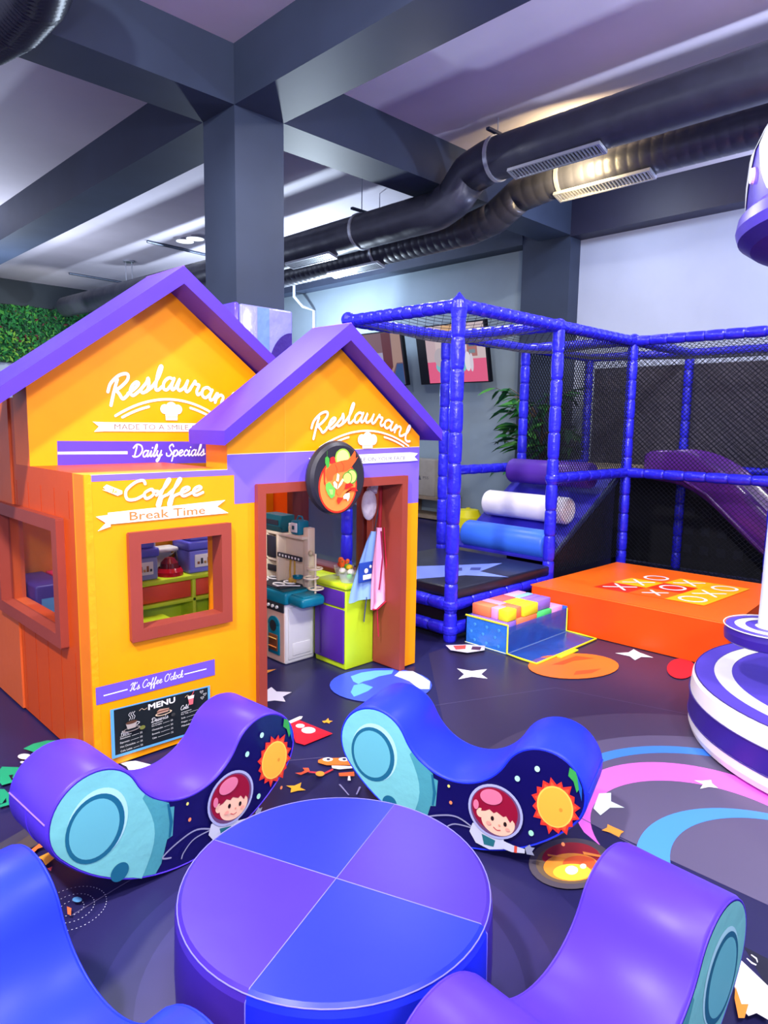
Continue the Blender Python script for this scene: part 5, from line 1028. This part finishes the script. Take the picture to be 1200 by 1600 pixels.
def pic1(D, w, h):
    R_ = lambda x0, y0, x1, y1, c: D.poly([(x0*w, y0*h), (x1*w, y0*h), (x1*w, y1*h), (x0*w, y1*h)], c)
    R_(.015, .02, .985, .98, e((120, 92, 112), .55)); R_(.02, .55, .60, .97, e((140, 104, 116), .55)); R_(.60, .25, .78, .97, e((110, 50, 62), .55)); D.poly([(.74*w, .02*h), (.98*w, .02*h), (.98*w, .40*h), (.86*w, .40*h)], e((60, 92, 150), .55))
    D.poly([(.66*w, .02*h), (.86*w, .42*h), (.98*w, .42*h), (.98*w, .97*h), (.80*w, .97*h), (.78*w, .35*h), (.62*w, .1*h)], e((186, 150, 140), .55)); R_(.48, .12, .60, .62, e((180, 176, 214), .55)); D.ell(.30*w, .66*h, .12*w, .12*h, e((70, 130, 110), .55)); D.ell(.40*w, .60*h, .07*w, .07*h, e((206, 196, 202), .55)); R_(.1, .05, .45, .30, e((90, 70, 96), .55))
tv('right wall screen showing a room with pink floor, tilted down', 6.08, 7.42, 2.12, 2.98, pic2)
tv('left wall screen showing a brown room, partly behind the playhouse roof', 7.72, 9.02, 2.12, 2.98, pic1)
# plant
PL = thing('potted_plant', 'leafy green indoor tree in a dark pot behind the climbing frame', 'plant', (7.9, 5.05, 0))
MB().lathe([(.001, 0), (.16, 0), (.21, .40), (.19, .40), (.18, .36), (.001, .36)], (7.9, 5.05, 0), mat((50, 50, 60)), 24).build('pot', PL)
BK = mat((92, 70, 48), rough=.8); LFm = [mat(c, rough=.4, vary=.1) for c in ((30, 92, 44), (46, 116, 52), (20, 70, 40), (70, 140, 60))]
MB().tube([(7.9, 5.05, .36), (7.92, 5.07, .8), (7.88, 5.03, 1.25), (7.9, 5.05, 1.7)], [.03, .026, .02, .012], BK, 8).build('trunk', PL)
lm = []
for m in LFm:
    me = bpy.data.meshes.new('leaf'); L = 1.0
    pts = [(0, 0, 0), (.3, .13, .03), (.65, .12, .0), (1, 0, -.10), (.65, -.12, .0), (.3, -.13, .03), (.3, 0, -.01), (.65, 0, -.04)]
    me.from_pydata(pts, [], [(0, 1, 6), (1, 2, 7, 6), (2, 3, 7), (3, 4, 7), (4, 5, 6, 7), (5, 0, 6)]); me.materials.append(m); lm.append(me)
rng = random.Random(3)
for k in range(32):
    a = rng.uniform(0, 2*PI); z = rng.uniform(.75, 1.65); l = rng.uniform(.35, .80)*(1.1 if math.sin(a) > -.2 else .8); dz = rng.uniform(.05, .45)
    p0 = Vector((7.9, 5.05, z)); p1 = p0+Vector((math.cos(a)*l*.55, math.sin(a)*l, dz)); mid = p0.lerp(p1, .5)+Vector((0, 0, .08))
    if p1.x < 7.55: p1.x = 7.55
    MB().tube([p0, mid, p1], [.010, .007, .003], BK, 5).build('branch', PL)
    for j in range(9):
        t = .3+.7*j/8; c = (p0.lerp(mid, t*2) if t < .5 else mid.lerp(p1, t*2-1)); o = bpy.data.objects.new('leaf', rng.choice(lm)); COL.objects.link(o); o.parent = PL
        o.location = c-Vector((7.9, 5.05, 0)); s = rng.uniform(.20, .32); o.scale = (s, s, s); o.rotation_euler = (rng.uniform(-.7, .7), rng.uniform(-.2, .7), a+rng.uniform(-1.3, 1.3))
# shelf, box, cushion
T = thing('wooden_shelf', 'low wooden shelf unit at the back wall right of the playhouse', 'shelf', (8.35, 7.5, 0))
WD = mat((136, 118, 98), rough=.6, vary=.15)
for z in (.32, .02): MB().box(8.1, 8.55, 6.9, 8.6, z, z+.05, WD).build('board', T)
for y in (6.9, 7.75, 8.56): MB().box(8.1, 8.55, y, y+.04, .07, .32, WD).build('upright', T)
T = thing('cardboard_box', 'pale carton standing on the wooden shelf right of the playhouse', 'box', (8.3, 7.6, .37))
MB().rbox(8.14, 8.5, 7.12, 8.0, .372, .95, mat((148, 142, 134), rough=.8), .01).build('carton', T)
D = Decal(lambda u, v, h: Vector((8.14-h, u, v))); D.poly([(7.40, .62), (7.47, .62), (7.43, .70)], prn((70, 70, 80))); text(D, 'PS5', 7.36, .64, .06, prn((80, 80, 90)), fit=-.12); D.build('box_print', T)
T = thing('yellow_pouf', 'round bright yellow pouf on the floor left of the roller climb', 'pouf', (7.6, 6.0, 0))
MB().lathe([(.001, 0), (.16, 0), (.20, .08), (.20, .22), (.15, .32), (.001, .34)], (7.6, 6.0, 0), vinyl((225, 215, 20)), 8).build('cushion', T); MB().tube([(7.6, 6.0, .335), (7.6, 6.0, .35)], .03, vinyl((200, 190, 20)), 10).build('button', T)
